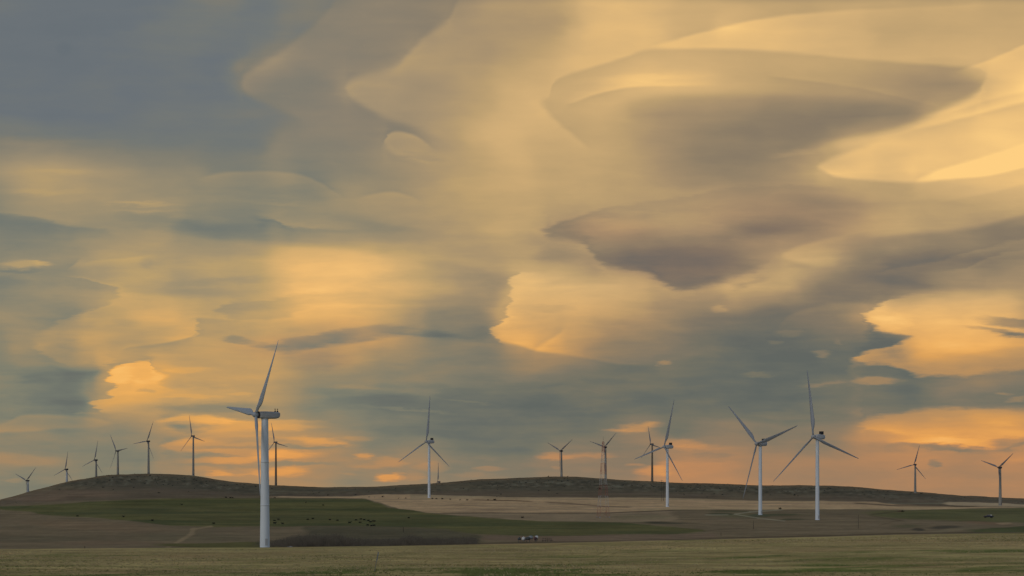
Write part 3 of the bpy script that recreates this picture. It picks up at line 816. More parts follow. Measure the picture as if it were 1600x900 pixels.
def gnoise(scale, sxyz, detail, lo_, hi_):
    mp = nt.nodes.new('ShaderNodeMapping'); mp.inputs['Scale'].default_value = sxyz
    nt.links.new(tcn.outputs['Object'], mp.inputs[0])
    n = nt.nodes.new('ShaderNodeTexNoise'); n.inputs['Scale'].default_value = scale; n.inputs['Detail'].default_value = detail
    nt.links.new(mp.outputs[0], n.inputs['Vector'])
    m = nt.nodes.new('ShaderNodeMapRange'); m.inputs[1].default_value = 0.25; m.inputs[2].default_value = 0.75
    m.inputs[3].default_value = lo_; m.inputs[4].default_value = hi_
    nt.links.new(n.outputs['Fac'], m.inputs[0])
    return m.outputs[0]


na = gnoise(0.35, (1, 0.35, 1), 3, 0.92, 1.08)
nb = gnoise(0.03, (1, 0.6, 1), 5, 0.88, 1.12)
mu = nt.nodes.new('ShaderNodeMath'); mu.operation = 'MULTIPLY'
nt.links.new(na, mu.inputs[0]); nt.links.new(nb, mu.inputs[1])
vm = nt.nodes.new('ShaderNodeVectorMath'); vm.operation = 'SCALE'
nt.links.new(an.outputs['Color'], vm.inputs[0]); nt.links.new(mu.outputs[0], vm.inputs['Scale'])
nt.links.new(vm.outputs[0], bs.inputs['Base Color'])
bp = nt.nodes.new('ShaderNodeBump'); bp.inputs['Strength'].default_value = 0.15; bp.inputs['Distance'].default_value = 0.25
nt.links.new(na, bp.inputs['Height']); nt.links.new(bp.outputs[0], bs.inputs['Normal'])
me.materials.append(gmn)


def place(px, dep):
    """world point on the ground"""
    x = (px - 800) / F_PX * dep
    base = float(ground_z(px, dep))
    th = math.atan2(x, dep)
    ci = int(np.argmin(np.abs(TH - th))); ri = int(np.argmin(np.abs(DEP - dep)))
    rj = min(max(ri + (1 if DEP[ri] < dep else -1), 0), NR - 1)
    if DEP[rj] != DEP[ri]:
        t = (dep - DEP[ri]) / (DEP[rj] - DEP[ri])
        base = float(WZ[ri, ci] * (1 - t) + WZ[rj, ci] * t)
    return Vector((x, dep, base))


def dep_at(px, row):
    """forward distance at which the mid slope shows at this elevation row"""
    ci = int(np.argmin(np.abs(TH - math.atan((px - 800) / F_PX))))
    ok = (DEP >= 598) & (DEP <= RIDGE_D)
    ys, ds = YI[ok, ci], DEP[ok]
    return float(ds[int(np.argmin(np.abs(ys - row)))])
# ------------------------------------------------------------------ object helpers
def ring_mesh(bm, rings, caps=True, smooth=True):
    """rings: list of lists of points (same count); skins them"""
    vr = [[bm.verts.new(p) for p in r] for r in rings]
    n = len(rings[0])
    for a, b in zip(vr[:-1], vr[1:]):
        for i in range(n):
            f = bm.faces.new((a[i], a[(i + 1) % n], b[(i + 1) % n], b[i]))
            f.smooth = smooth
    if caps:
        bm.faces.new(list(reversed(vr[0])))
        bm.faces.new(vr[-1])


def lathe(bm, prof, seg=24, center=(0, 0), smooth=True):
    rings = []
    for r, z in prof:
        rings.append([(center[0] + r * math.cos(2 * math.pi * k / seg), center[1] + r * math.sin(2 * math.pi * k / seg), z) for k in range(seg)])
    ring_mesh(bm, rings, True, smooth)


def box(bm, c, s, bevel=0.0, rot=None):
    r = bmesh.ops.create_cube(bm, size=1.0)
    vs_ = r['verts']
    for v in vs_:
        v.co = Vector((v.co.x * s[0], v.co.y * s[1], v.co.z * s[2]))
    if bevel > 0:
        ed = list({e for v in vs_ for e in v.link_edges})
        o = bmesh.ops.bevel(bm, geom=ed, offset=bevel, segments=2, affect='EDGES')
        vs_ = list({v for f in o['faces'] for v in f.verts} | {v for v in vs_ if v.is_valid})
    for v in vs_:
        if rot is not None:
            v.co = rot @ v.co
        v.co += Vector(c)


def bar(bm, a, b, r1, r2=None, seg=6):
    a, b = Vector(a), Vector(b)
    r2 = r1 if r2 is None else r2
    d = (b - a).normalized()
    u = d.orthogonal().normalized()
    w = d.cross(u)
    rings = []
    for p, r in ((a, r1), (b, r2)):
        rings.append([p + (u * math.cos(2 * math.pi * k / seg) + w * math.sin(2 * math.pi * k / seg)) * r for k in range(seg)])
    ring_mesh(bm, rings, True, seg > 6)


def finish(name, bm, m, parent=None, label=None):
    bmesh.ops.recalc_face_normals(bm, faces=bm.faces)
    me_ = bpy.data.meshes.new(name)
    bm.to_mesh(me_)
    bm.free()
    me_.materials.append(m)
    o = bpy.data.objects.new(name, me_)
    COL.objects.link(o)
    if parent is not None:
        o.parent = parent
    if label:
        o['label'] = label
    return o


def tag(o, label, cat, group=None, kind=None):
    o['label'] = label
    o['category'] = cat
    if group:
        o['group'] = group
    if kind:
        o['kind'] = kind
    return o


def empty(name, loc, rz=0.0):
    o = bpy.data.objects.new(name, None)
    o.empty_display_size = 2
    o.location = loc
    o.rotation_euler = (0, 0, rz)
    COL.objects.link(o)
    return o


M_WHITE = mat('tower_paint', (0.60, 0.645, 0.69), 0.45, 0.4, noise_amt=0.05, noise_scale=0.25)
M_BLADE = mat('blade_gelcoat', (0.22, 0.24, 0.27), 0.4, 0.4, noise_amt=0.06, noise_scale=0.2)
M_BLADE_W = mat('pale_blade_gelcoat', (0.30, 0.335, 0.38), 0.4, 0.4, noise_amt=0.06, noise_scale=0.2)
M_NAC = mat('nacelle_grey', (0.36, 0.365, 0.375), 0.5, 0.3, noise_amt=0.08, noise_scale=0.5)
M_NAC_P = mat('nacelle_pale', (0.42, 0.43, 0.44), 0.5, 0.3, noise_amt=0.08, noise_scale=0.5)
M_DARK = mat('dark_housing', (0.035, 0.032, 0.035), 0.6, 0.3, noise_amt=0.3, noise_scale=1.0)
M_RBLADE = mat('weathered_blade', (0.17, 0.17, 0.185), 0.5, 0.3, noise_amt=0.06, noise_scale=0.3)
M_RNAC = mat('weathered_nacelle', (0.085, 0.08, 0.09), 0.6, 0.2, noise_amt=0.06, noise_scale=0.5)
M_RTOW = mat('weathered_tower', (0.26, 0.25, 0.225), 0.6, 0.2, noise_amt=0.06, noise_scale=0.3)
M_RTOW_B = mat('brown_weathered_tower', (0.17, 0.135, 0.10), 0.6, 0.2, noise_amt=0.06, noise_scale=0.3)
M_RTOW_L = mat('pale_weathered_tower', (0.42, 0.46, 0.50), 0.5, 0.2, noise_amt=0.06, noise_scale=0.3)
M_RUST = mat('brown_scuff', (0.16, 0.12, 0.10), 0.7, 0.2, noise_amt=0.4, noise_scale=3.0)
M_CONC = mat('pale_concrete', (0.34, 0.33, 0.31), 0.9, 0.2, noise_amt=0.3, noise_scale=1.0)


# ------------------------------------------------------------------ wind turbines
def blade_mesh(bm, R, r0, chord, phi, tilt=0.0, bend=0.0, pitch=0.0):
    """blade from the hub centre, in the local rotor plane (x right, z up), rotor faces -y"""
    n, m = 22, 14
    rings = []
    for i in range(n + 1):
        t = i / n
        r = r0 + (R - r0) * t
        if t < 0.06:
            c, th = chord * 0.42, 1.0
        elif t < 0.22:
            k = (t - 0.06) / 0.16
            k = k * k * (3 - 2 * k)
            c = chord * (0.42 + 0.58 * k); th = 1.0 - 0.72 * k
        else:
            k = (t - 0.22) / 0.78
            c = chord * (1.0 - 0.80 * k ** 0.9); th = 0.28 - 0.13 * k
        if t > 0.97:
            c *= 0.55
        tw = math.radians(22 * (1 - t) ** 1.6 + 3) + pitch
        ring = []
        for k in range(m):
            a = 2 * math.pi * k / m
            ex = (math.cos(a) * 0.5 + (0.18 if th < 0.9 else 0.0)) * c     # along chord
            ey = math.sin(a) * 0.5 * c * th * (1.0 if math.cos(a) < 0.2 else 0.75)
            x = ex * math.cos(tw) - ey * math.sin(tw)
            y = ex * math.sin(tw) + ey * math.cos(tw)
            ring.append(Vector((x, y - bend * t * t, r)))
        rings.append(ring)
    rot = Matrix.Rotation(math.radians(90) - phi, 3, 'Y')
    tl = Matrix.Rotation(tilt, 3, 'X')
    rings = [[tl @ (rot @ p) for p in rg] for rg in rings]
    ring_mesh(bm, rings, True, True)


def turbine(label, px, row, dep, Rpx, phi_deg, alpha_deg, kind, group, base_extra=0.0, tower_mat=None, name='wind_turbine', dia=None):
    R = Rpx * dep / F_PX
    a = math.radians(alpha_deg)
    ax = Vector((-math.sin(a), -math.cos(a), 0))
    hub = Vector(((px - 800) / F_PX * dep, dep, (EYE_ROW - row) * dep / F_PX))
    big = kind == 'large'
    over = {'large': 3.4, 'small': 2.6, 'near': 2.7}[kind]
    tw = hub - ax * over                      # tower axis behind the hub
    pz = place(800 + tw.x / tw.y * F_PX, tw.y).z + base_extra
    H = hub.z - pz
    root = empty(name, (tw.x, tw.y, pz), -a)
    tag(root, label, 'wind turbine', group)
    d0, d1 = dia or {'large': (2.5, 2.0), 'small': (2.9, 1.75), 'near': (2.75, 1.9)}[kind]
    tm_ = tower_mat or {'large': M_WHITE, 'small': M_RTOW, 'near': M_WHITE}[kind]
    top = H - {'large': 1.7, 'small': 1.1, 'near': 1.15}[kind]
    bm = bmesh.new()
    prof = [(d0 * 0.58, -1.5), (d0 * 0.58, 0.15), (d0 * 0.5, 0.16), (d0 * 0.5, 0.4), (d0 * 0.5, 0.7)]
    nseg = 3
    for k in range(1, nseg + 1):
        z = top * k / nseg
        rr = d0 * 0.5 + (d1 - d0) * 0.5 * k / nseg
        if k < nseg:
            prof += [(rr, z - 0.5), (rr, z - 0.3), (rr, z - 0.13), (rr + 0.03, z - 0.12), (rr + 0.03, z + 0.12), (rr, z + 0.13), (rr, z + 0.3), (rr, z + 0.5)]
        else:
            prof += [(rr, z - 0.4), (rr, z)]
    lathe(bm, prof, 32)
    tower = finish('tower', bm, tm_, root)
    bm = bmesh.new()
    ang = math.radians(-90) + a
    for zz, s_ in ((1.7, (0.75, 0.1, 1.9)),):
        box(bm, (0, 0, 0), s_, 0.03)
        for v in bm.verts:
            v.co = Matrix.Rotation(0, 3, 'Z') @ v.co + Vector((0, -(d0 * 0.5 - 0.02), zz))
        bmesh.ops.rotate(bm, verts=bm.verts, cent=(0, 0, 0), matrix=Matrix.Rotation(a + 0.5, 3, 'Z'))
    finish('door', bm, M_NAC_P if kind != 'small' else M_RNAC, root)
    # nacelle: lofted along y, from -over+1.2 (front) back to rear
    if big:
        L0, L1, w, h = -over + 1.3, 5.6, 2.9, 3.0
    elif kind == 'near':
        L0, L1, w, h = -over + 0.75, 4.35, 2.2, 2.05
    else:
        L0, L1, w, h = -over + 0.75, 2.0, 1.9, 1.9
    bm = bmesh.new()
    rings = []
    zc = H
    for t, sx, sz, dz in ((0, 0.62, 0.66, 0), (0.04, 0.84, 0.86, 0), (0.12, 0.95, 0.95, 0), (0.3, 1.0, 1.0, 0), (0.62, 1.0, 1.0, 0.0), (0.82, 0.97, 0.95, 0.02), (0.93, 0.86, 0.80, 0.08), (0.99, 0.66, 0.52, 0.14), (1.0, 0.5, 0.36, 0.16)):
        y = L0 + (L1 - L0) * t
        ring = []
        for k in range(24):
            an_ = 2 * math.pi * k / 24
            cx_, sz_ = math.cos(an_), math.sin(an_)
            e = 0.42
            x = math.copysign(abs(cx_) ** e, cx_) * w * 0.5 * sx
            z = math.copysign(abs(sz_) ** e, sz_) * h * 0.5 * sz
            ring.append((x, y, zc + z + dz))
        rings.append(ring)
    ring_mesh(bm, rings)
    nm_ = {'large': M_NAC_P, 'small': M_RNAC, 'near': M_NAC}[kind]
    nac = finish('nacelle', bm, nm_, root)
    # yaw bearing between tower and nacelle
    bm = bmesh.new()
    lathe(bm, [(d1 * 0.56, top - 0.02), (d1 * 0.56, top + 0.25), (d1 * 0.5, top + 0.26), (d1 * 0.5, H - h * 0.5 + 0.15)], 28)
    finish('yaw_bearing', bm, nm_, root)
    if big:
        bm = bmesh.new()
        box(bm, (0, 3.3, H + h * 0.5 + 1.0), (2.3, 1.7, 1.9), 0.08)
        for k in range(5):
            box(bm, (0, 3.3 - 0.88, H + h * 0.5 + 0.35 + 0.33 * k), (2.0, 0.06, 0.08))
        finish('cooler', bm, M_DARK, nac)
        bm = bmesh.new()
        box(bm, (0, 1.9, H + h * 0.5 + 0.12), (1.4, 1.6, 0.3), 0.05)
        finish('roof_hatch', bm, M_NAC, nac)
    if kind == 'near':
        bm = bmesh.new()
        lathe(bm, [(w * 0.44, -0.26), (w * 0.46, 0.0), (w * 0.44, 0.26)], 28)
        for v in bm.verts:
            v.co = Vector((v.co.x, v.co.z + L0 + 0.02, v.co.y + H))
        finish('front_collar', bm, M_DARK, nac)
        for yy in (3.05, 3.75):
            bm = bmesh.new()
            box(bm, (0, yy, H + h * 0.5 + 0.1), (0.42, 0.42, 0.42), 0.08)
            bar(bm, (0, yy, H + h * 0.5 + 0.2), (0, yy, H + h * 0.5 + 0.78), 0.07, 0.05, 8)
            box(bm, (0, yy, H + h * 0.5 + 0.74), (0.34, 0.34, 0.18), 0.03)
            finish('wind_sensor', bm, M_DARK, nac)
        bm = bmesh.new()     # faded worn lettering on the flank: only broken scuffs remain legible
        x_ = -(w * 0.5 + 0.012)
        rs = random.Random(4)
        yy = 0.2
        while yy < 3.2:
            wd = rs.uniform(0.12, 0.3)
            box(bm, (x_, yy, H - 0.28 + rs.uniform(-0.02, 0.02)), (0.02, wd, rs.uniform(0.22, 0.34)))
            yy += wd + rs.uniform(0.05, 0.12)
        finish('faded_marking', bm, M_RUST, nac)
    if kind == 'small':
        bm = bmesh.new()
        bar(bm, (0, 1.3, H + h * 0.5 - 0.05), (0, 1.3, H + h * 0.5 + 0.8), 0.06, 0.05, 8)
        box(bm, (0, 1.3, H + h * 0.5 + 0.8), (0.5, 0.14, 0.12))
        finish('wind_sensor', bm, M_RNAC, nac)
    # hub and spinner
    hr = {'large': 1.2, 'small': 0.85, 'near': 0.82}[kind]
    bm = bmesh.new()
    lathe(bm, [(0.02, -1.25 * hr), (0.35 * hr, -1.2 * hr), (0.7 * hr, -0.95 * hr), (0.95 * hr, -0.5 * hr), (1.0 * hr, 0.0), (1.0 * hr, 0.55 * hr), (0.8 * hr, 0.85 * hr), (0.6 * hr, 1.0 * hr)], 28)
    for v in bm.verts:
        v.co = Vector((v.co.x, -over + v.co.z, H + v.co.y))
    hm = {'large': M_NAC, 'small': M_RNAC, 'near': M_BLADE_W}[kind]
    hubo = finish('hub', bm, hm, root)
    chord = {'large': 2.5, 'small': 1.7, 'near': 2.05}[kind]
    for k in range(3):
        bm = bmesh.new()
        blade_mesh(bm, R, hr * 0.45, chord, math.radians(phi_deg + 120 * k), math.radians(-4), {'large': 1.0, 'small': 0.3, 'near': 0.4}[kind],
                   math.radians({'large': 12, 'small': 10, 'near': -6}[kind]))
        for v in bm.verts:
            v.co += Vector((0, -over, H))
        finish('blade', bm, {'large': M_BLADE, 'small': M_RBLADE, 'near': M_BLADE_W}[kind], root)
    return root


GB = 'tall white turbines standing out in the fields'
GR = 'older turbines lined up along the ridge'
turbine('nearest turbine, thick pale tower rising from the edge of the stubble field at left', 399.6, 648, 400.0, 137.7, 52, 60, 'near', None)
turbine('tall slim white turbine left of centre, base at the top of the tan field', 666, 690, dep_at(668, 778), 71.5, 86, 46, 'large', GB)
turbine('tall slim white turbine overlapping a darker ridge turbine, standing on the tan belt', 1037.6, 698, dep_at(1041, 792), 75.5, 74, 58, 'large', GB)
turbine('tall slim white turbine, one blade hanging down, beside the forked gravel track', 1182.2, 693.3, dep_at(1187, 804.5), 89.2, 16, 54, 'large', GB)
turbine('largest slim white turbine, one blade straight up, standing on the brown pasture at right', 1270.6, 682.5, dep_at(1277, 812.5), 108.1, 100, 58, 'large', GB)
turbine('lowest turbine at the far left end of the ridge, blades spread in a V', 41, 751, 1830.0, 32.6, 40, 38, 'small', GR, tower_mat=M_RTOW_L)
turbine('second turbine from the left, its lower tower hidden by the rising left slope', 101.7, 733.3, 1790.0, 28.8, 80, 36, 'small', GR, tower_mat=M_RTOW_L)
turbine('third turbine from the left, on the left shoulder of the rocky hill', 147.5, 718.8, 1740.0, 31.4, 78, 38, 'small', GR)
turbine('turbine above the rocky hilltop with one blade pointing level right and one down left', 181.3, 704.4, 1718.0, 32.6, 6, 42, 'small', GR)
turbine('turbine on the rocky hilltop with one blade pointing level left', 229.4, 689.4, 1712.0, 33.9, 66, 38, 'small', GR)
turbine('turbine at the right end of the left hill, dark against amber cloud', 299.4, 681.3, 1706.0, 33.9, 104, 38, 'small', GR)
turbine('dark brown turbine rising directly right of the nearest turbine tower', 428.6, 691, 1708.0, 32.6, 106, 38, 'small', GR, tower_mat=M_RTOW_B)
turbine('turbine almost wholly behind the ridge, only its hub and upright blade showing', 684, 753, 1900.0, 30.5, 91, 42, 'small', GR)
turbine('turbine on the central crest, left of the lattice mast, blades spread in a V', 875, 704.5, 1725.0, 31.4, 34, 46, 'small', GR)
turbine('turbine standing just behind the red and white lattice mast', 944, 698.5, 1720.0, 32.6, 42, 46, 'small', GR)
turbine('dark ridge turbine just left of and behind the white turbine right of centre', 1016.4, 694, 1708.0, 30.1, 106, 56, 'small', GR, tower_mat=M_RTOW_B)
turbine('ridge turbine on the right slope, blades like a Y leaning left, under grey cloud', 1428, 726, 1640.0, 31.4, 74, 48, 'small', GR)
turbine('rightmost turbine, its tower foot reaching the pale stubble strip, blades spread in a V', 1560, 730.4, dep_at(1562, 790), 33.9, 40, 54, 'small', GR)

# ------------------------------------------------------------------ lattice mast
M_RED = mat('faded_red_paint', (0.34, 0.10, 0.075), 0.6, 0.3, noise_amt=0.3, noise_scale=0.8)
M_OFFW = mat('off_white_paint', (0.48, 0.46, 0.43), 0.6, 0.3, noise_amt=0.3, noise_scale=0.8)
mdep = dep_at(943, 808.5)
mp_ = place(942.5, mdep)
mast = empty('lattice_mast', mp_, 0.25)
tag(mast, 'thin red and white lattice mast with splayed legs, standing in front of a ridge turbine', 'lattice mast')
MH = (808.5 - 690) * mdep / F_PX
nsec = 7
for s_i in range(nsec):
    bm = bmesh.new()
    z0, z1 = MH * s_i / nsec, MH * (s_i + 1) / nsec

    def half(z):
        t = z / MH
        return 2.7 * (1 - t) ** 1.1 + 0.45
    cor = ((1, 1), (1, -1), (-1, -1), (-1, 1))
    for cx_, cy_ in cor:
        bar(bm, (cx_ * half(z0), cy_ * half(z0), z0 - (0.6 if s_i == 0 else 0)), (cx_ * half(z1), cy_ * half(z1), z1 - 0.004), 0.085, 0.08, 6)
    nb_ = 2 if s_i < 4 else 3
    for b_ in range(nb_):
        za_, zb_ = z0 + (z1 - z0) * b_ / nb_, z0 + (z1 - z0) * (b_ + 1) / nb_
        for q_ in range(4):
            c0, c1 = cor[q_], cor[(q_ + 1) % 4]
            ha, hb = half(za_), half(zb_)
            bar(bm, (c0[0] * ha, c0[1] * ha, za_), (c1[0] * hb, c1[1] * hb, zb_), 0.03, None, 4)
            bar(bm, (c1[0] * ha, c1[1] * ha, za_), (c0[0] * hb, c0[1] * hb, zb_), 0.03, None, 4)
            bar(bm, (c0[0] * hb, c0[1] * hb, zb_ - 0.05), (c1[0] * hb, c1[1] * hb, zb_ - 0.05), 0.035, None, 4)
    red = s_i % 2 == 0
    finish('red_section' if red else 'white_section', bm, M_RED if red else M_OFFW, mast)
bm = bmesh.new(); bar(bm, (0, 0, MH - 0.1), (0, 0, MH + 3.2), 0.07, 0.03, 6)
finish('antenna_rod', bm, M_DARK, mast)
for cx_, cy_ in ((1, 1), (1, -1), (-1, -1), (-1, 1)):
    bm = bmesh.new()
    box(bm, (cx_ * 3.2, cy_ * 3.2, 0.05), (0.9, 0.9, 0.9), 0.05)
    finish('footing', bm, M_CONC, mast)

# ------------------------------------------------------------------ poles and posts
M_WOOD = mat('weathered_wood', (0.075, 0.06, 0.05), 0.9, 0.1, noise_amt=0.4, noise_scale=2.0, stretch=(4, 4, 0.6))
M_STEEL = mat('galvanised_steel', (0.16, 0.17, 0.18), 0.5, 0.4, noise_amt=0.3, noise_scale=2.0)


def pole(label, px, row, h_px, r=0.16, cross=True, name='utility_pole', cat='utility pole', dep=None, group=None):
    d = dep or dep_at(px, row)
    p = place(px, d)
    root = empty(name, p, 0.4)
    tag(root, label, cat, group)
    h = h_px * d / F_PX
    bm = bmesh.new(); lathe(bm, [(r * 1.1, -0.8), (r * 1.05, 0.3), (r * 0.75, h)], 10)
    finish('shaft', bm, M_WOOD, root)
    if cross:
        bm = bmesh.new(); box(bm, (0, 0.14, h - 0.7), (2.2, 0.12, 0.14), 0.02)
        finish('crossarm', bm, M_WOOD, root)
        for xx in (-0.95, 0.0, 0.95):
            bm = bmesh.new(); lathe(bm, [(0.05, 0), (0.08, 0.06), (0.05, 0.12), (0.07, 0.2), (0.02, 0.24)], 10)
            for v in bm.verts:
                v.co += Vector((xx, 0.14, h - 0.635))
            finish('insulator', bm, M_STEEL, root)


GPOLE = 'slender pair of poles left of the white turbine'
pole('left of two tall slender poles close beside the white turbine right of centre', 1034.0, 783, 33, 0.15, True, group=GPOLE)
pole('right of two tall slender poles close beside the white turbine right of centre', 1036.9, 783.4, 31, 0.15, True, group=GPOLE)
pole('short dark pole in the brown pasture just below the turbine beside the gravel track', 1177.3, 826.5, 12.5, 0.12, False)
pole('faint thin pole in the pasture right of the largest slim white turbine', 1341.3, 826, 22, 0.09, False)
pole('stubby post at the edge of the brown strip, left of the short dark pole', 1126.5, 837.5, 5.5, 0.10, False, 'fence_post', 'post')
pole('dark post standing above the leafless thicket below the green field', 630.3, 832, 8.0, 0.16, False, 'fence_post', 'post')
pole('small post on the boundary of the stubble field at far left', 132.5, 855.6, 5.0, 0.10, False, 'fence_post', 'post', dep=406.0)

# leaning metal stake in the near stubble
sp = place(585.5, 172.0)
st_ = empty('leaning_stake', sp, 0.0)
tag(st_, 'thin grey metal stake leaning right in the near stubble field below centre left', 'stake')
bm = bmesh.new(); bar(bm, (-0.08, 0, -0.3), (0.42, 0.05, 2.45), 0.035, 0.03, 8)
finish('shaft', bm, M_STEEL, st_)
bm = bmesh.new(); box(bm, (0, 0, 0), (0.13, 0.02, 1.05), 0.004)
bmesh.ops.rotate(bm, verts=bm.verts, cent=(0, 0, 0), matrix=Matrix.Rotation(0.18, 3, 'Y'))
for v in bm.verts:
    v.co += Vector((0.36, -0.02, 1.85))
finish('marker_plate', bm, M_STEEL, st_)

# ------------------------------------------------------------------ tanks and frame by the field edge
M_TWHITE = mat('chalky_white_steel', (0.62, 0.62, 0.60), 0.5, 0.4, noise_amt=0.25, noise_scale=1.0)
M_TDARK = mat('charcoal_steel', (0.06, 0.065, 0.065), 0.5, 0.4, noise_amt=0.3, noise_scale=1.0)
M_TGREY = mat('dull_grey_steel', (0.24, 0.26, 0.27), 0.5, 0.4, noise_amt=0.3, noise_scale=1.0)
M_TMAR = mat('maroon_shadow_tone', (0.10, 0.045, 0.05), 0.5, 0.4, noise_amt=0.3, noise_scale=1.0)  # shadow under the barrel's white top, put into the shell colour


def tank(label, px, row, length, rad, body_m, top_m, rz, leg_h=0.5, dep=624.0):
    p = place(px, dep)
    p.z = max(p.z, (EYE_ROW - row) * dep / F_PX)
    root = empty('storage_tank', p, rz)
    tag(root, label, 'tank', 'farm tanks in a row beyond the stubble field')
    bm = bmesh.new()
    prof = [(0.02, -length / 2 - rad * 0.3), (rad * 0.6, -length / 2 - rad * 0.22), (rad, -length / 2), (rad, length / 2), (rad * 0.6, length / 2 + rad * 0.22), (0.02, length / 2 + rad * 0.3)]
    lathe(bm, prof, 20)
    for v in bm.verts:
        v.co = Vector((v.co.z, v.co.x, v.co.y + rad + leg_h))
    b = finish('shell', bm, body_m, root)
    bm = bmesh.new(); lathe(bm, [(0.22, 0), (0.22, 0.18), (0.26, 0.19), (0.26, 0.26), (0.02, 0.3)], 14)
    for v in bm.verts:
        v.co += Vector((0.1, 0, 2 * rad + leg_h - 0.04))
    finish('hatch', bm, top_m, b)
    for sx in (-0.34, 0.34):
        bm = bmesh.new()
        for sy in (-1, 1):
            bar(bm, (sx * length, sy * rad * 0.9, -0.6), (sx * length, sy * rad * 0.55, leg_h + rad * 0.35), 0.06, None, 6)
        box(bm, (sx * length, 0, leg_h * 0.6), (0.08, rad * 1.7, 0.08))
        finish('cradle', bm, M_TDARK, root)


tank('small blackish tank at the left end of the row of farm tanks', 811.5, 845.5, 1.2, 0.55, M_TDARK, M_TDARK, 0.1, 0.4)
tank('bright white tank, second in the row of farm tanks', 818, 845.5, 1.0, 0.72, M_TWHITE, M_TWHITE, 0.9, 0.35)
tank('long dark charcoal tank in the middle of the row of farm tanks', 825, 845.0, 1.9, 0.66, M_TDARK, M_TGREY, 0.1, 0.35)
tank('dull grey tank behind and right of the charcoal tank', 829.5, 843.5, 1.5, 0.70, M_TGREY, M_TGREY, 0.05, 0.4, 634.0)
tank('pale-lidded tank with its shadow coloured dark maroon, right end of the farm tanks', 836.5, 844.6, 0.9, 0.62, M_TMAR, M_TWHITE, 0.5, 0.35)
tank('pale tank half hidden behind the maroon one at the right end', 838.5, 843.0, 1.0, 0.66, M_TWHITE, M_TGREY, 0.2, 0.4, 634.0)
fp = place(855, 626.0)
fr = empty('timber_frame', fp, 0.05)
tag(fr, 'open brown timber frame of posts and rails, just right of the farm tanks', 'timber frame')
for xx in (-1.9, -0.65, 0.2, 1.3, 1.95):
    bm = bmesh.new(); box(bm, (xx, 0, 0.55), (0.14, 0.14, 2.3 if xx < 1 else 1.8), 0.01)
    finish('post', bm, M_WOOD, fr)
for zz, x0_, x1_ in ((1.5, -2.0, 1.4), (0.55, -2.3, 2.6), (0.95, -0.7, 1.4)):
    bm = bmesh.new(); box(bm, ((x0_ + x1_) / 2, -0.08, zz), (x1_ - x0_, 0.06, 0.14))
    finish('rail', bm, M_WOOD, fr)

# ------------------------------------------------------------------ pickup truck
M_NAVY = mat('navy_paint', (0.018, 0.018, 0.035), 0.35, 0.5, noise_amt=0.2, noise_scale=1.0)
M_GLASS = mat('window_glass', (0.16, 0.17, 0.20), 0.1, 0.6, noise_amt=0.1, noise_scale=1.0)
M_TYRE = mat('tyre_rubber', (0.015, 0.015, 0.015), 0.85, 0.2, noise_amt=0.2, noise_scale=4.0)
tdp = dep_at(1544, 809)
tp_ = place(1544.3, tdp)
tr = empty('pickup_truck', tp_, math.radians(4))
tag(tr, 'dark navy pickup truck parked on the green pasture at far right', 'pickup truck')
tr.scale = (1.18, 1.1, 1.1)


def side_loft(name, pts, w, m, inset=0.0, parent=None, yoff=0.0):
    bm = bmesh.new()
    rings = []
    for y, k in ((-w / 2, 0.0), (-w / 2 + 0.08, 1.0), (w / 2 - 0.08, 1.0), (w / 2, 0.0)):
        cx_ = sum(p[0] for p in pts) / len(pts); cz_ = sum(p[1] for p in pts) / len(pts)
        s_ = 1.0 if k else 0.96
        rings.append([(cx_ + (p[0] - cx_) * s_, y + yoff, cz_ + (p[1] - cz_) * s_) for p in pts])
    ring_mesh(bm, rings, True, False)
    return finish(name, bm, m, parent)


side_loft('body', [(-2.7, 0.5), (-2.75, 0.95), (-2.6, 1.12), (-1.2, 1.22), (-1.1, 1.2), (2.75, 1.2), (2.8, 0.55), (2.2, 0.45), (-2.2, 0.42)], 1.9, M_NAVY, parent=tr)
cab = side_loft('cab', [(-1.25, 1.18), (-0.65, 1.82), (0.75, 1.86), (1.0, 1.18)], 1.72, M_NAVY, parent=tr)
for sy in (-1, 1):
    side_loft('window', [(-0.98, 1.26), (-0.56, 1.74), (0.05, 1.77), (0.05, 1.26)], 0.05, M_GLASS, parent=cab, yoff=sy * 0.86)
    side_loft('window', [(0.13, 1.26), (0.13, 1.77), (0.66, 1.78), (0.85, 1.26)], 0.05, M_GLASS, parent=cab, yoff=sy * 0.86)
for wx_ in (-1.75, 1.75):
    for sy in (-1, 1):
        bm = bmesh.new(); lathe(bm, [(0.2, -0.13), (0.38, -0.13), (0.4, -0.09), (0.4, 0.09), (0.38, 0.13), (0.2, 0.13)], 20)
        for v in bm.verts:
            v.co = Vector((v.co.x + wx_, v.co.z + sy * 0.84, v.co.y + 0.38))
        wl = finish('wheel', bm, M_TYRE, tr)
        bm = bmesh.new(); lathe(bm, [(0.02, -0.08), (0.2, -0.06), (0.22, 0.06), (0.02, 0.08)], 14)
        for v in bm.verts:
            v.co = Vector((v.co.x + wx_, v.co.z + sy * 0.90, v.co.y + 0.38))
        finish('rim', bm, M_STEEL, wl)
bm = bmesh.new(); lathe(bm, [(0.42, 0), (0.45, 0.1), (0.45, 0.5), (0.3, 0.6), (0.05, 0.62)], 16)  # pale cylinder added in place of the glint on a truck window
for v in bm.verts:
    v.co += Vector((1.6, 0, 1.18))
cg = finish('glint_drum', bm, M_TWHITE)
cg.parent = None
cg.matrix_world = Matrix.Translation(tp_) @ Matrix.Rotation(math.radians(4), 4, 'Z') @ Matrix.Scale(1.12, 4)
tag(cg, 'small pale cylinder added as a window glint on the navy pickup', 'glint_drum')

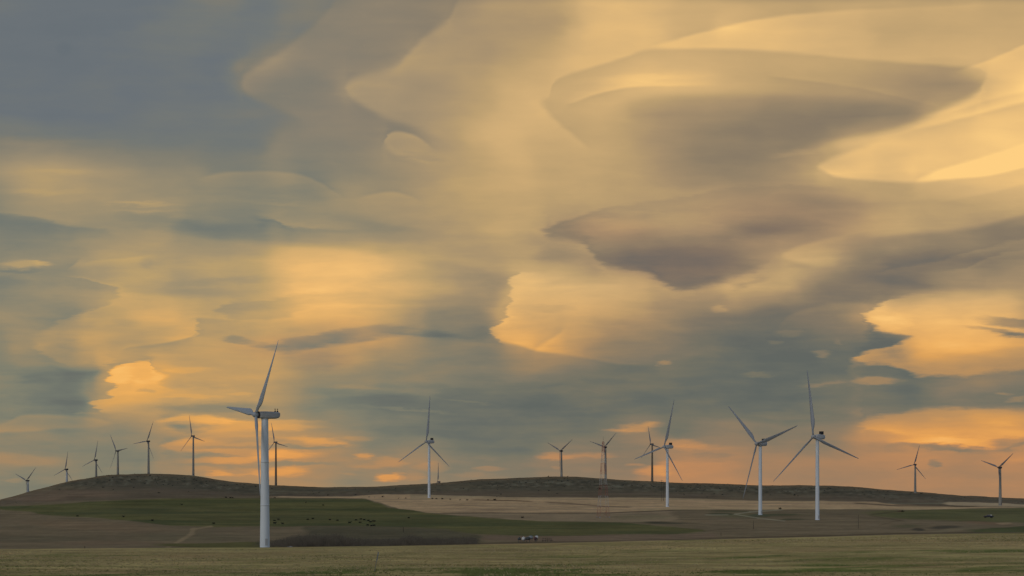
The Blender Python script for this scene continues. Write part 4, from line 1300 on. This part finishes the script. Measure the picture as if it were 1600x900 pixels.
# pale boulder at the foot of the near turbine
rp = place(453.5, 409.0)
bm = bmesh.new()
bmesh.ops.create_icosphere(bm, subdivisions=3, radius=1.0)
rs = random.Random(3)
for v in bm.verts:
    n_ = v.co.normalized()
    k = 1 + 0.16 * math.sin(n_.x * 5 + 1) * math.cos(n_.y * 4) + 0.1 * math.sin(n_.z * 7 + n_.x * 3)
    v.co = Vector((n_.x * k * 1.05, n_.y * k * 0.6, n_.z * k * 0.42 + 0.1))
bl = finish('boulder', bm, M_CONC)
bl.location = rp
tag(bl, 'pale grey boulder at the stubble edge just right of the nearest tower', 'boulder')

# ------------------------------------------------------------------ cattle
M_COW = mat('black_hide', (0.012, 0.011, 0.010), 0.8, 0.2, noise_amt=0.3, noise_scale=3.0)
M_COWB = mat('dark_brown_hide', (0.035, 0.024, 0.018), 0.8, 0.2, noise_amt=0.3, noise_scale=3.0)


def cow_mesh(name, grazing):
    bm = bmesh.new()
    head = [(-1.25, 1.28), (-1.55, 1.42)] if not grazing else [(-1.3, 0.85), (-1.42, 0.42)]
    spine = [((1.12, 1.02), 0.10, 0.16), ((1.05, 1.02), 0.26, 0.30), ((0.75, 0.98), 0.33, 0.40), ((0.3, 0.92), 0.37, 0.43), ((-0.25, 0.90), 0.38, 0.45), ((-0.65, 0.95), 0.32, 0.42), ((-0.95, 1.08), 0.20, 0.29), ((head[0][0], head[0][1]), 0.14, 0.19), ((head[1][0] + (0.12 if not grazing else 0.02), head[1][1] + (0.02 if not grazing else 0.12)), 0.13, 0.16), ((head[1][0] - (0.14 if not grazing else 0.06), head[1][1] - 0.12), 0.08, 0.09)]
    rings = []
    for (x, z), ry, rz_ in spine:
        rings.append([(x, ry * math.cos(a_), z + rz_ * math.sin(a_)) for a_ in [2 * math.pi * k / 12 for k in range(12)]])
    ring_mesh(bm, rings)
    for lx, hind in ((0.85, True), (-0.62, False)):
        for sy in (-0.2, 0.2):
            if hind:
                pts = [((lx, sy, 0.85), 0.17), ((lx - 0.12, sy, 0.62), 0.11), ((lx + 0.1, sy, 0.38), 0.065), ((lx + 0.06, sy, 0.1), 0.05), ((lx + 0.03, sy, 0.0), 0.065)]
            else:
                pts = [((lx, sy, 0.8), 0.13), ((lx + 0.02, sy, 0.5), 0.08), ((lx, sy, 0.36), 0.065), ((lx, sy, 0.1), 0.045), ((lx - 0.02, sy, 0.0), 0.06)]
            rings = [[(p[0] + r * math.cos(a_), p[1] + r * math.sin(a_), p[2]) for a_ in [2 * math.pi * k / 8 for k in range(8)]] for p, r in pts]
            ring_mesh(bm, rings)
    bar(bm, (1.13, 0, 1.12), (1.2, 0, 0.5), 0.035, 0.02, 6)
    for sy in (-1, 1):
        hx_, hz_ = head[1][0] + 0.14, head[1][1] + 0.13
        bar(bm, (hx_, sy * 0.1, hz_), (hx_ + 0.04, sy * 0.27, hz_ + 0.02), 0.05, 0.02, 6)
    bmesh.ops.recalc_face_normals(bm, faces=bm.faces)
    me_ = bpy.data.meshes.new(name)
    bm.to_mesh(me_); bm.free()
    me_.materials.append(M_COW)
    return me_


cow_a, cow_b = cow_mesh('grazing_cow', True), cow_mesh('standing_cow', False)
GC = 'black cattle scattered over the green field'
COWS = [
 (121, 807.8, 3.4, 'lone black cow at the far left of the green field'),
 (193, 808.8, 4.0, 'lone black cow on the green field, second from the left'),
 (238, 814.3, 4.6, 'lone black cow low on the green field, third from the left'),
 (334, 819.2, 4.4, 'lone black cow beside the top of the pale dirt path'),
 (284, 789.3, 3.0, 'tiny dark cow high on the green field left of the nearest turbine'),
 (353, 778.4, 3.4, 'dark cow at the upper edge of the green field, left of its neighbour'),
 (360, 778.5, 3.4, 'dark cow at the upper edge of the green field, right of its neighbour'),
 (363.6, 778.6, 2.8, 'tiny dark cow touching the right side of the pair at the field top'),
 (429, 814.6, 3.0, 'upper black cow just right of the nearest tower'),
 (429.3, 819.2, 4.8, 'larger black cow just right of the nearest tower, below another'),
 (441.5, 819.6, 4.2, 'black cow a little right of the pair beside the nearest tower'),
 (435, 812.7, 2.4, 'small faint cow above and right of the pair beside the nearest tower'),
 (489, 811.4, 2.6, 'small faint cow midway between the nearest tower and the herd'),
 (481, 812.8, 2.2, 'faintest cow left of the one midway to the herd'),
 (505, 790.5, 2.8, 'tiny cow high on the green field right of the nearest tower'),
 (478, 786, 2.2, 'faint speck of a cow high on the green field, right of the tower'),
 (527.3, 814.4, 3.2, 'black cow leading left of the herd'),
 (515.5, 813.2, 2.0, 'faint cow at the far left of the herd'),
 (546.5, 818, 4.4, 'large black cow below the left part of the herd'),
 (556.5, 814, 2.8, 'slanting black cow at the left of the herd'),
 (564, 812.2, 3.0, 'black cow at the top of the herd'),
 (562.5, 817.8, 2.4, 'faint cow at the middle bottom of the herd, right of the large one'),
 (569, 813.3, 2.2, 'small cow between the top cow and the upright one in the herd'),
 (575.4, 814.6, 2.6, 'upright looking cow in the middle right of the herd'),
 (579, 817, 2.6, 'small cow in the thick of the herd'),
 (583.6, 815.8, 3.6, 'black cow at the right edge of the herd, upper one'),
 (584.6, 815.6, 2.4, 'cow overlapping the upper right edge of the herd'),
 (574.6, 822, 3.8, 'black cow at the lower left of the herd corner'),
 (580.4, 822.6, 3.2, 'black cow at the bottom middle of the herd corner'),
 (584.6, 822.4, 3.2, 'black cow at the bottom right corner of the herd'),
 (638.6, 810.6, 2.0, 'faint lone cow right of the herd on the green field'),
 (816.3, 809.8, 4.2, 'lone black cow on the brown strip above the green field, right of centre'),
]
rs = random.Random(11)
for i, (cx_, cr_, cpx, lab) in enumerate(COWS):
    d = dep_at(cx_, cr_)
    p = place(cx_, d)
    o = bpy.data.objects.new('cow', cow_a if rs.random() < 0.6 else cow_b)
    COL.objects.link(o)
    o.location = p
    o.rotation_euler = (0, 0, rs.choice([0, math.pi]) + rs.uniform(-0.7, 0.7))
    s_ = cpx * d / F_PX / 2.5 * 1.15
    s_ = min(max(s_, 0.75), 1.25)
    o.scale = (s_, s_, s_ * 1.05)
    tag(o, lab, 'cow', GC)

# ------------------------------------------------------------------ bushes along the track and skyline
M_BUSH = mat('dark_scrub', (0.045, 0.042, 0.028), 0.95, 0.1, noise_amt=0.4, noise_scale=2.0)


def bush_mesh(name, seed, n=520, rx=1.0, rz=0.8):
    r = random.Random(seed)
    bm = bmesh.new()
    for _ in range(n):
        a_, e_ = r.uniform(0, 2 * math.pi), r.random() ** 0.6
        z = r.random()
        rad_ = rx * e_ * math.sqrt(max(0.05, 1 - (z - 0.35) ** 2 * 1.6)) * (0.8 + 0.3 * math.sin(3 * a_ + seed))
        c = Vector((rad_ * math.cos(a_), rad_ * math.sin(a_), z * rz * (1.0 + 0.25 * math.sin(2 * a_ + seed))))
        d1_ = Vector((r.uniform(-1, 1), r.uniform(-1, 1), r.uniform(-1, 1))).normalized() * 0.09
        d2_ = Vector((r.uniform(-1, 1), r.uniform(-1, 1), r.uniform(-1, 1))).normalized() * 0.09
        bm.faces.new([bm.verts.new(c - d1_), bm.verts.new(c + d1_), bm.verts.new(c + d2_)])
    for k in range(9):
        a_ = 2 * math.pi * k / 9
        bar(bm, (0, 0, -0.1), (0.6 * rx * math.cos(a_), 0.6 * rx * math.sin(a_), rz * 0.7), 0.03, 0.01, 4)
    me_ = bpy.data.meshes.new(name); bm.to_mesh(me_); bm.free(); me_.materials.append(M_BUSH)
    return me_


bushes = [bush_mesh('bush', s, 520) for s in (1, 2, 3)]
BUSH = [
 (675.5, 779.6, 1.3, 'first dark bush right of the white turbine base in the row'), (682, 779.6, 1.2, 'second bush right of the white turbine base, slightly smaller'),
 (691, 779.9, 1.5, 'third bush in the row, wider and rounder'), (703.5, 780.6, 1.1, 'fourth bush in the row, standing apart'),
 (719, 781.4, 1.1, 'fifth bush in the row, beside the start of the dark track line'), (730, 781.6, 1.4, 'sixth bush at the left end of the dark track line'),
 (762.5, 781.6, 1.3, 'left of two bushes on the dark line across the tan field'), (773, 781.8, 1.9, 'right and taller of two bushes on the dark line across the tan field'),
 (634, 779, 1.0, 'lone bush left of the white turbine base on the tan field'), (598, 776.5, 1.6, 'dark bush at the foot of the ridge left of the white turbine'),
 (512.5, 774.3, 1.5, 'dark bush below the saddle of the ridge'), (429.3, 778.2, 1.4, 'dark bush at the tip of the pale strip beside the nearest tower'),
 (1218.8, 796, 1.8, 'small dark bush on the tan field edge between the two right white turbines'), (1410, 799.6, 1.6, 'reddish dark bush at the bend of the right-hand track'),
 (857, 747, 1.6, 'scrubby bush on the skyline just left of the central ridge turbine'), (887, 747, 1.4, 'scrubby bush on the skyline right of the central ridge turbine'),
 (1439, 771.5, 1.4, 'tiny bush on the skyline right of the ridge turbine under the grey cloud'), (936.5, 764.5, 2.4, 'dark bush on the ridge slope left of the lattice mast'),
]
for i, (bx_, br_, s_, lab) in enumerate(BUSH):
    d = dep_at(bx_, br_) if br_ > 765 else (1690.0 if br_ < 760 else dep_at(bx_, br_))
    o = bpy.data.objects.new('bush', bushes[i % 3])
    COL.objects.link(o)
    o.location = place(bx_, d) - Vector((0, 0, 0.1))
    o.rotation_euler = (0, 0, i * 1.3)
    o.scale = (s_, s_, s_ * 0.9)
    tag(o, lab, 'bush', 'low dark bushes on the slopes')

# ------------------------------------------------------------------ leafless thicket: nobody could count its stems
M_TWIG = mat('bare_twigs', (0.15, 0.13, 0.10), 0.95, 0.1, noise_amt=0.45, noise_scale=0.4)
r = np.random.default_rng(5)
NT = 46000
tx = r.uniform(385, 752, NT)
top_r = np.interp(tx, [385, 420, 440, 480, 530, 550, 565, 620, 636, 648, 662, 690, 740, 752], [847, 843, 837, 831, 830.5, 836, 838, 838.5, 833, 833, 838, 838.5, 837.5, 845])
low_r = np.interp(tx, [385, 450, 560, 700, 752], [849, 847.5, 847, 846, 846])
dd_ = r.uniform(602, 668, NT) ** 1.0
sx_ = (tx - 800) / F_PX * dd_
gz = ground_z(tx, dd_)
full = (low_r - top_r) * 640 / F_PX * 1.1
clump = fbm(tx / 9, dd_ / 6, 201, 3)
hh = full * (0.45 + 0.95 * clump) * r.uniform(0.2, 1.15, NT) ** 1.3 * np.clip(1.2 - (dd_ - 602) / 160, 0.3, 1)
hh = np.where((tx > 540), hh * 0.95, hh)
lean = r.normal(0, 0.16, (NT, 2))
wd = r.uniform(0.03, 0.09, NT)
ends = np.clip((tx - 383) / 70, 0, 1) * np.clip((754 - tx) / 25, 0, 1)
keepm = (clump > r.uniform(0.15, 0.5, NT)) & (r.random(NT) < ends)
idx = np.where(keepm)[0]
V = np.zeros((len(idx), 4, 3)); 
bx = sx_[idx]; by = dd_[idx]; bz = gz[idx] - 0.2
V[:, 0] = np.stack([bx - wd[idx], by, bz], -1)
V[:, 1] = np.stack([bx + wd[idx], by, bz], -1)
V[:, 2] = np.stack([bx + lean[idx, 0] * hh[idx], by + lean[idx, 1] * hh[idx], bz + hh[idx]], -1)
V[:, 3] = np.stack([bx, by + wd[idx] * 1.5, bz], -1)
n4 = len(idx)
vv = V.reshape(-1, 3)
b4 = np.arange(n4) * 4
ff = np.stack([np.stack([b4, b4 + 1, b4 + 2], -1), np.stack([b4 + 1, b4 + 3, b4 + 2], -1), np.stack([b4 + 3, b4, b4 + 2], -1)], 1).reshape(-1, 3)
tme = bpy.data.meshes.new('thicket')
tme.from_pydata(vv.tolist(), [], ff.tolist())
tme.materials.append(M_TWIG)
tho = bpy.data.objects.new('thicket', tme)
COL.objects.link(tho)
tag(tho, 'low leafless grey brown thicket along the foot of the green field', 'thicket', None, 'stuff')

# scrub and stones on the ridge slopes, uncountable at this distance
M_SCRUB = mat('ridge_scrub', (0.075, 0.07, 0.055), 0.95, 0.1, noise_amt=0.5, noise_scale=0.2)
NSB = 1600
sxp = r.uniform(-150, 1750, NSB)
wgt = np.interp(sxp, [-150, 60, 150, 200, 340, 400, 560, 720, 780, 900, 1200, 1320, 1420, 1750], [0.1, 0.1, 0.8, 1, 1, 0.35, 0.2, 0.4, 1, 1, 0.9, 0.7, 0.35, 0.25])
ss = 1 - np.abs(r.normal(0, 0.085, NSB))
sd = np.interp(ss, S_T, S_D) + r.uniform(-8, 6, NSB)
kp = (r.random(NSB) < wgt) & (fbm(sxp / 12, sd / 18, 300, 2) > 0.42)
sv, sf = [], []
ico = bmesh.new(); bmesh.ops.create_icosphere(ico, subdivisions=1, radius=1.0)
iv = np.array([v.co[:] for v in ico.verts]); ifc = np.array([[v.index for v in f.verts] for f in ico.faces]); ico.free()
for k in np.where(kp)[0]:
    d = float(sd[k]); x = (sxp[k] - 800) / F_PX * d
    th = math.atan2(x, d); ci = int(np.searchsorted(TH, th)); ri = int(np.searchsorted(DEP, d))
    z = WZ[min(ri, NR - 1), min(ci, NC - 1)]
    s_ = r.uniform(0.3, 0.8) * (0.7 if d > 1660 else 1.0)
    p = iv * (s_ * r.uniform(0.9, 1.8), s_ * 1.0, s_ * r.uniform(0.35, 0.75)) * r.uniform(0.7, 1.3, (len(iv), 1)) + (x, d, z + 0.1 * s_)
    sf.append(ifc + len(iv) * len(sv)); sv.append(p)
sme = bpy.data.meshes.new('ridge_scrub')
sme.from_pydata(np.concatenate(sv).tolist(), [], np.concatenate(sf).tolist())
sme.materials.append(M_SCRUB)
so = bpy.data.objects.new('ridge_scrub', sme)
COL.objects.link(so)
tag(so, 'rough dark scrub and stones covering the upper slopes of the ridge', 'scrub', None, 'stuff')

# stubble and regrowth tufts standing in the mown rows of the near field
M_STRAW = mat('straw', (0.46, 0.37, 0.20), 0.95, 0.1, noise_amt=0.35, noise_scale=0.15)
M_GRASS = mat('regrowth', (0.17, 0.185, 0.065), 0.95, 0.1, noise_amt=0.35, noise_scale=0.15)
rr_ = np.random.default_rng(17)
sv, sx2, sh2, pk2 = [], [], [], []
yk = 138.0
pts_x, pts_y = [], []
while yk < 370.0:
    wdt = yk * 0.40 + 6
    n_ = int(2 * wdt / 0.62)
    xx = rr_.uniform(-wdt, wdt, n_)
    yy = yk + 1.5 * np.sin(xx / 38.0) + xx * 0.035 + rr_.normal(0, 0.16, n_)
    kk = fbm(xx / 9.0, yy / 2.2, 401, 2) > rr_.uniform(0.25, 0.6, n_)
    pts_x.append(xx[kk]); pts_y.append(yy[kk])
    yk += 1.35
pts_x = np.concatenate(pts_x); pts_y = np.concatenate(pts_y)
ok = (pts_y > 130) & (pts_y < 396)
pts_x, pts_y = pts_x[ok], pts_y[ok]
gz_ = ground_z(800 + pts_x / pts_y * F_PX, pts_y)
rowp = EYE_ROW - F_PX * gz_ / pts_y
isg = fbm(pts_x / 30, pts_y / 5, 411, 3) + np.clip((rowp - 862) / 160, 0, 0.25) > rr_.uniform(0.56, 0.80, len(pts_x))
for nm, sel, mm, lab, h0, h1 in (('stubble', ~isg, M_STRAW, 'pale dry stubble tufts in level rows across the near field', 0.05, 0.15), ('grass_regrowth', isg, M_GRASS, 'green grass regrowth tufts between the stubble rows of the near field', 0.04, 0.12)):
    X_, Y_, Z_ = pts_x[sel], pts_y[sel], gz_[sel]
    n_ = len(X_)
    V = []
    for b_ in range(3):
        ang_ = rr_.uniform(0, math.pi, n_)
        wv = rr_.uniform(0.06, 0.2, n_)
        h_ = rr_.uniform(h0, h1, n_)
        ox, oy = rr_.normal(0, 0.12, n_), rr_.normal(0, 0.08, n_)
        a_ = np.stack([X_ + ox - wv * np.cos(ang_), Y_ + oy - wv * np.sin(ang_), Z_ - 0.12], -1)
        c_ = np.stack([X_ + ox + wv * np.cos(ang_), Y_ + oy + wv * np.sin(ang_), Z_ - 0.12], -1)
        t_ = np.stack([X_ + ox + rr_.normal(0, 0.07, n_), Y_ + oy + rr_.normal(0, 0.07, n_), Z_ + h_], -1)
        V.append(np.stack([a_, c_, t_], 1))
    V = np.concatenate(V).reshape(-1, 3).astype(np.float32)
    mm_ = bpy.data.meshes.new(nm)
    nf = len(V) // 3
    mm_.vertices.add(len(V)); mm_.vertices.foreach_set('co', V.ravel())
    mm_.loops.add(nf * 3); mm_.loops.foreach_set('vertex_index', np.arange(nf * 3, dtype=np.int32))
    mm_.polygons.add(nf); mm_.polygons.foreach_set('loop_start', np.arange(0, nf * 3, 3, dtype=np.int32))
    mm_.polygons.foreach_set('loop_total', np.full(nf, 3, dtype=np.int32))
    mm_.update(calc_edges=True)
    mm_.materials.append(mm)
    o_ = bpy.data.objects.new(nm, mm_)
    COL.objects.link(o_)
    tag(o_, lab, 'stubble' if nm == 'stubble' else 'grass', None, 'stuff')
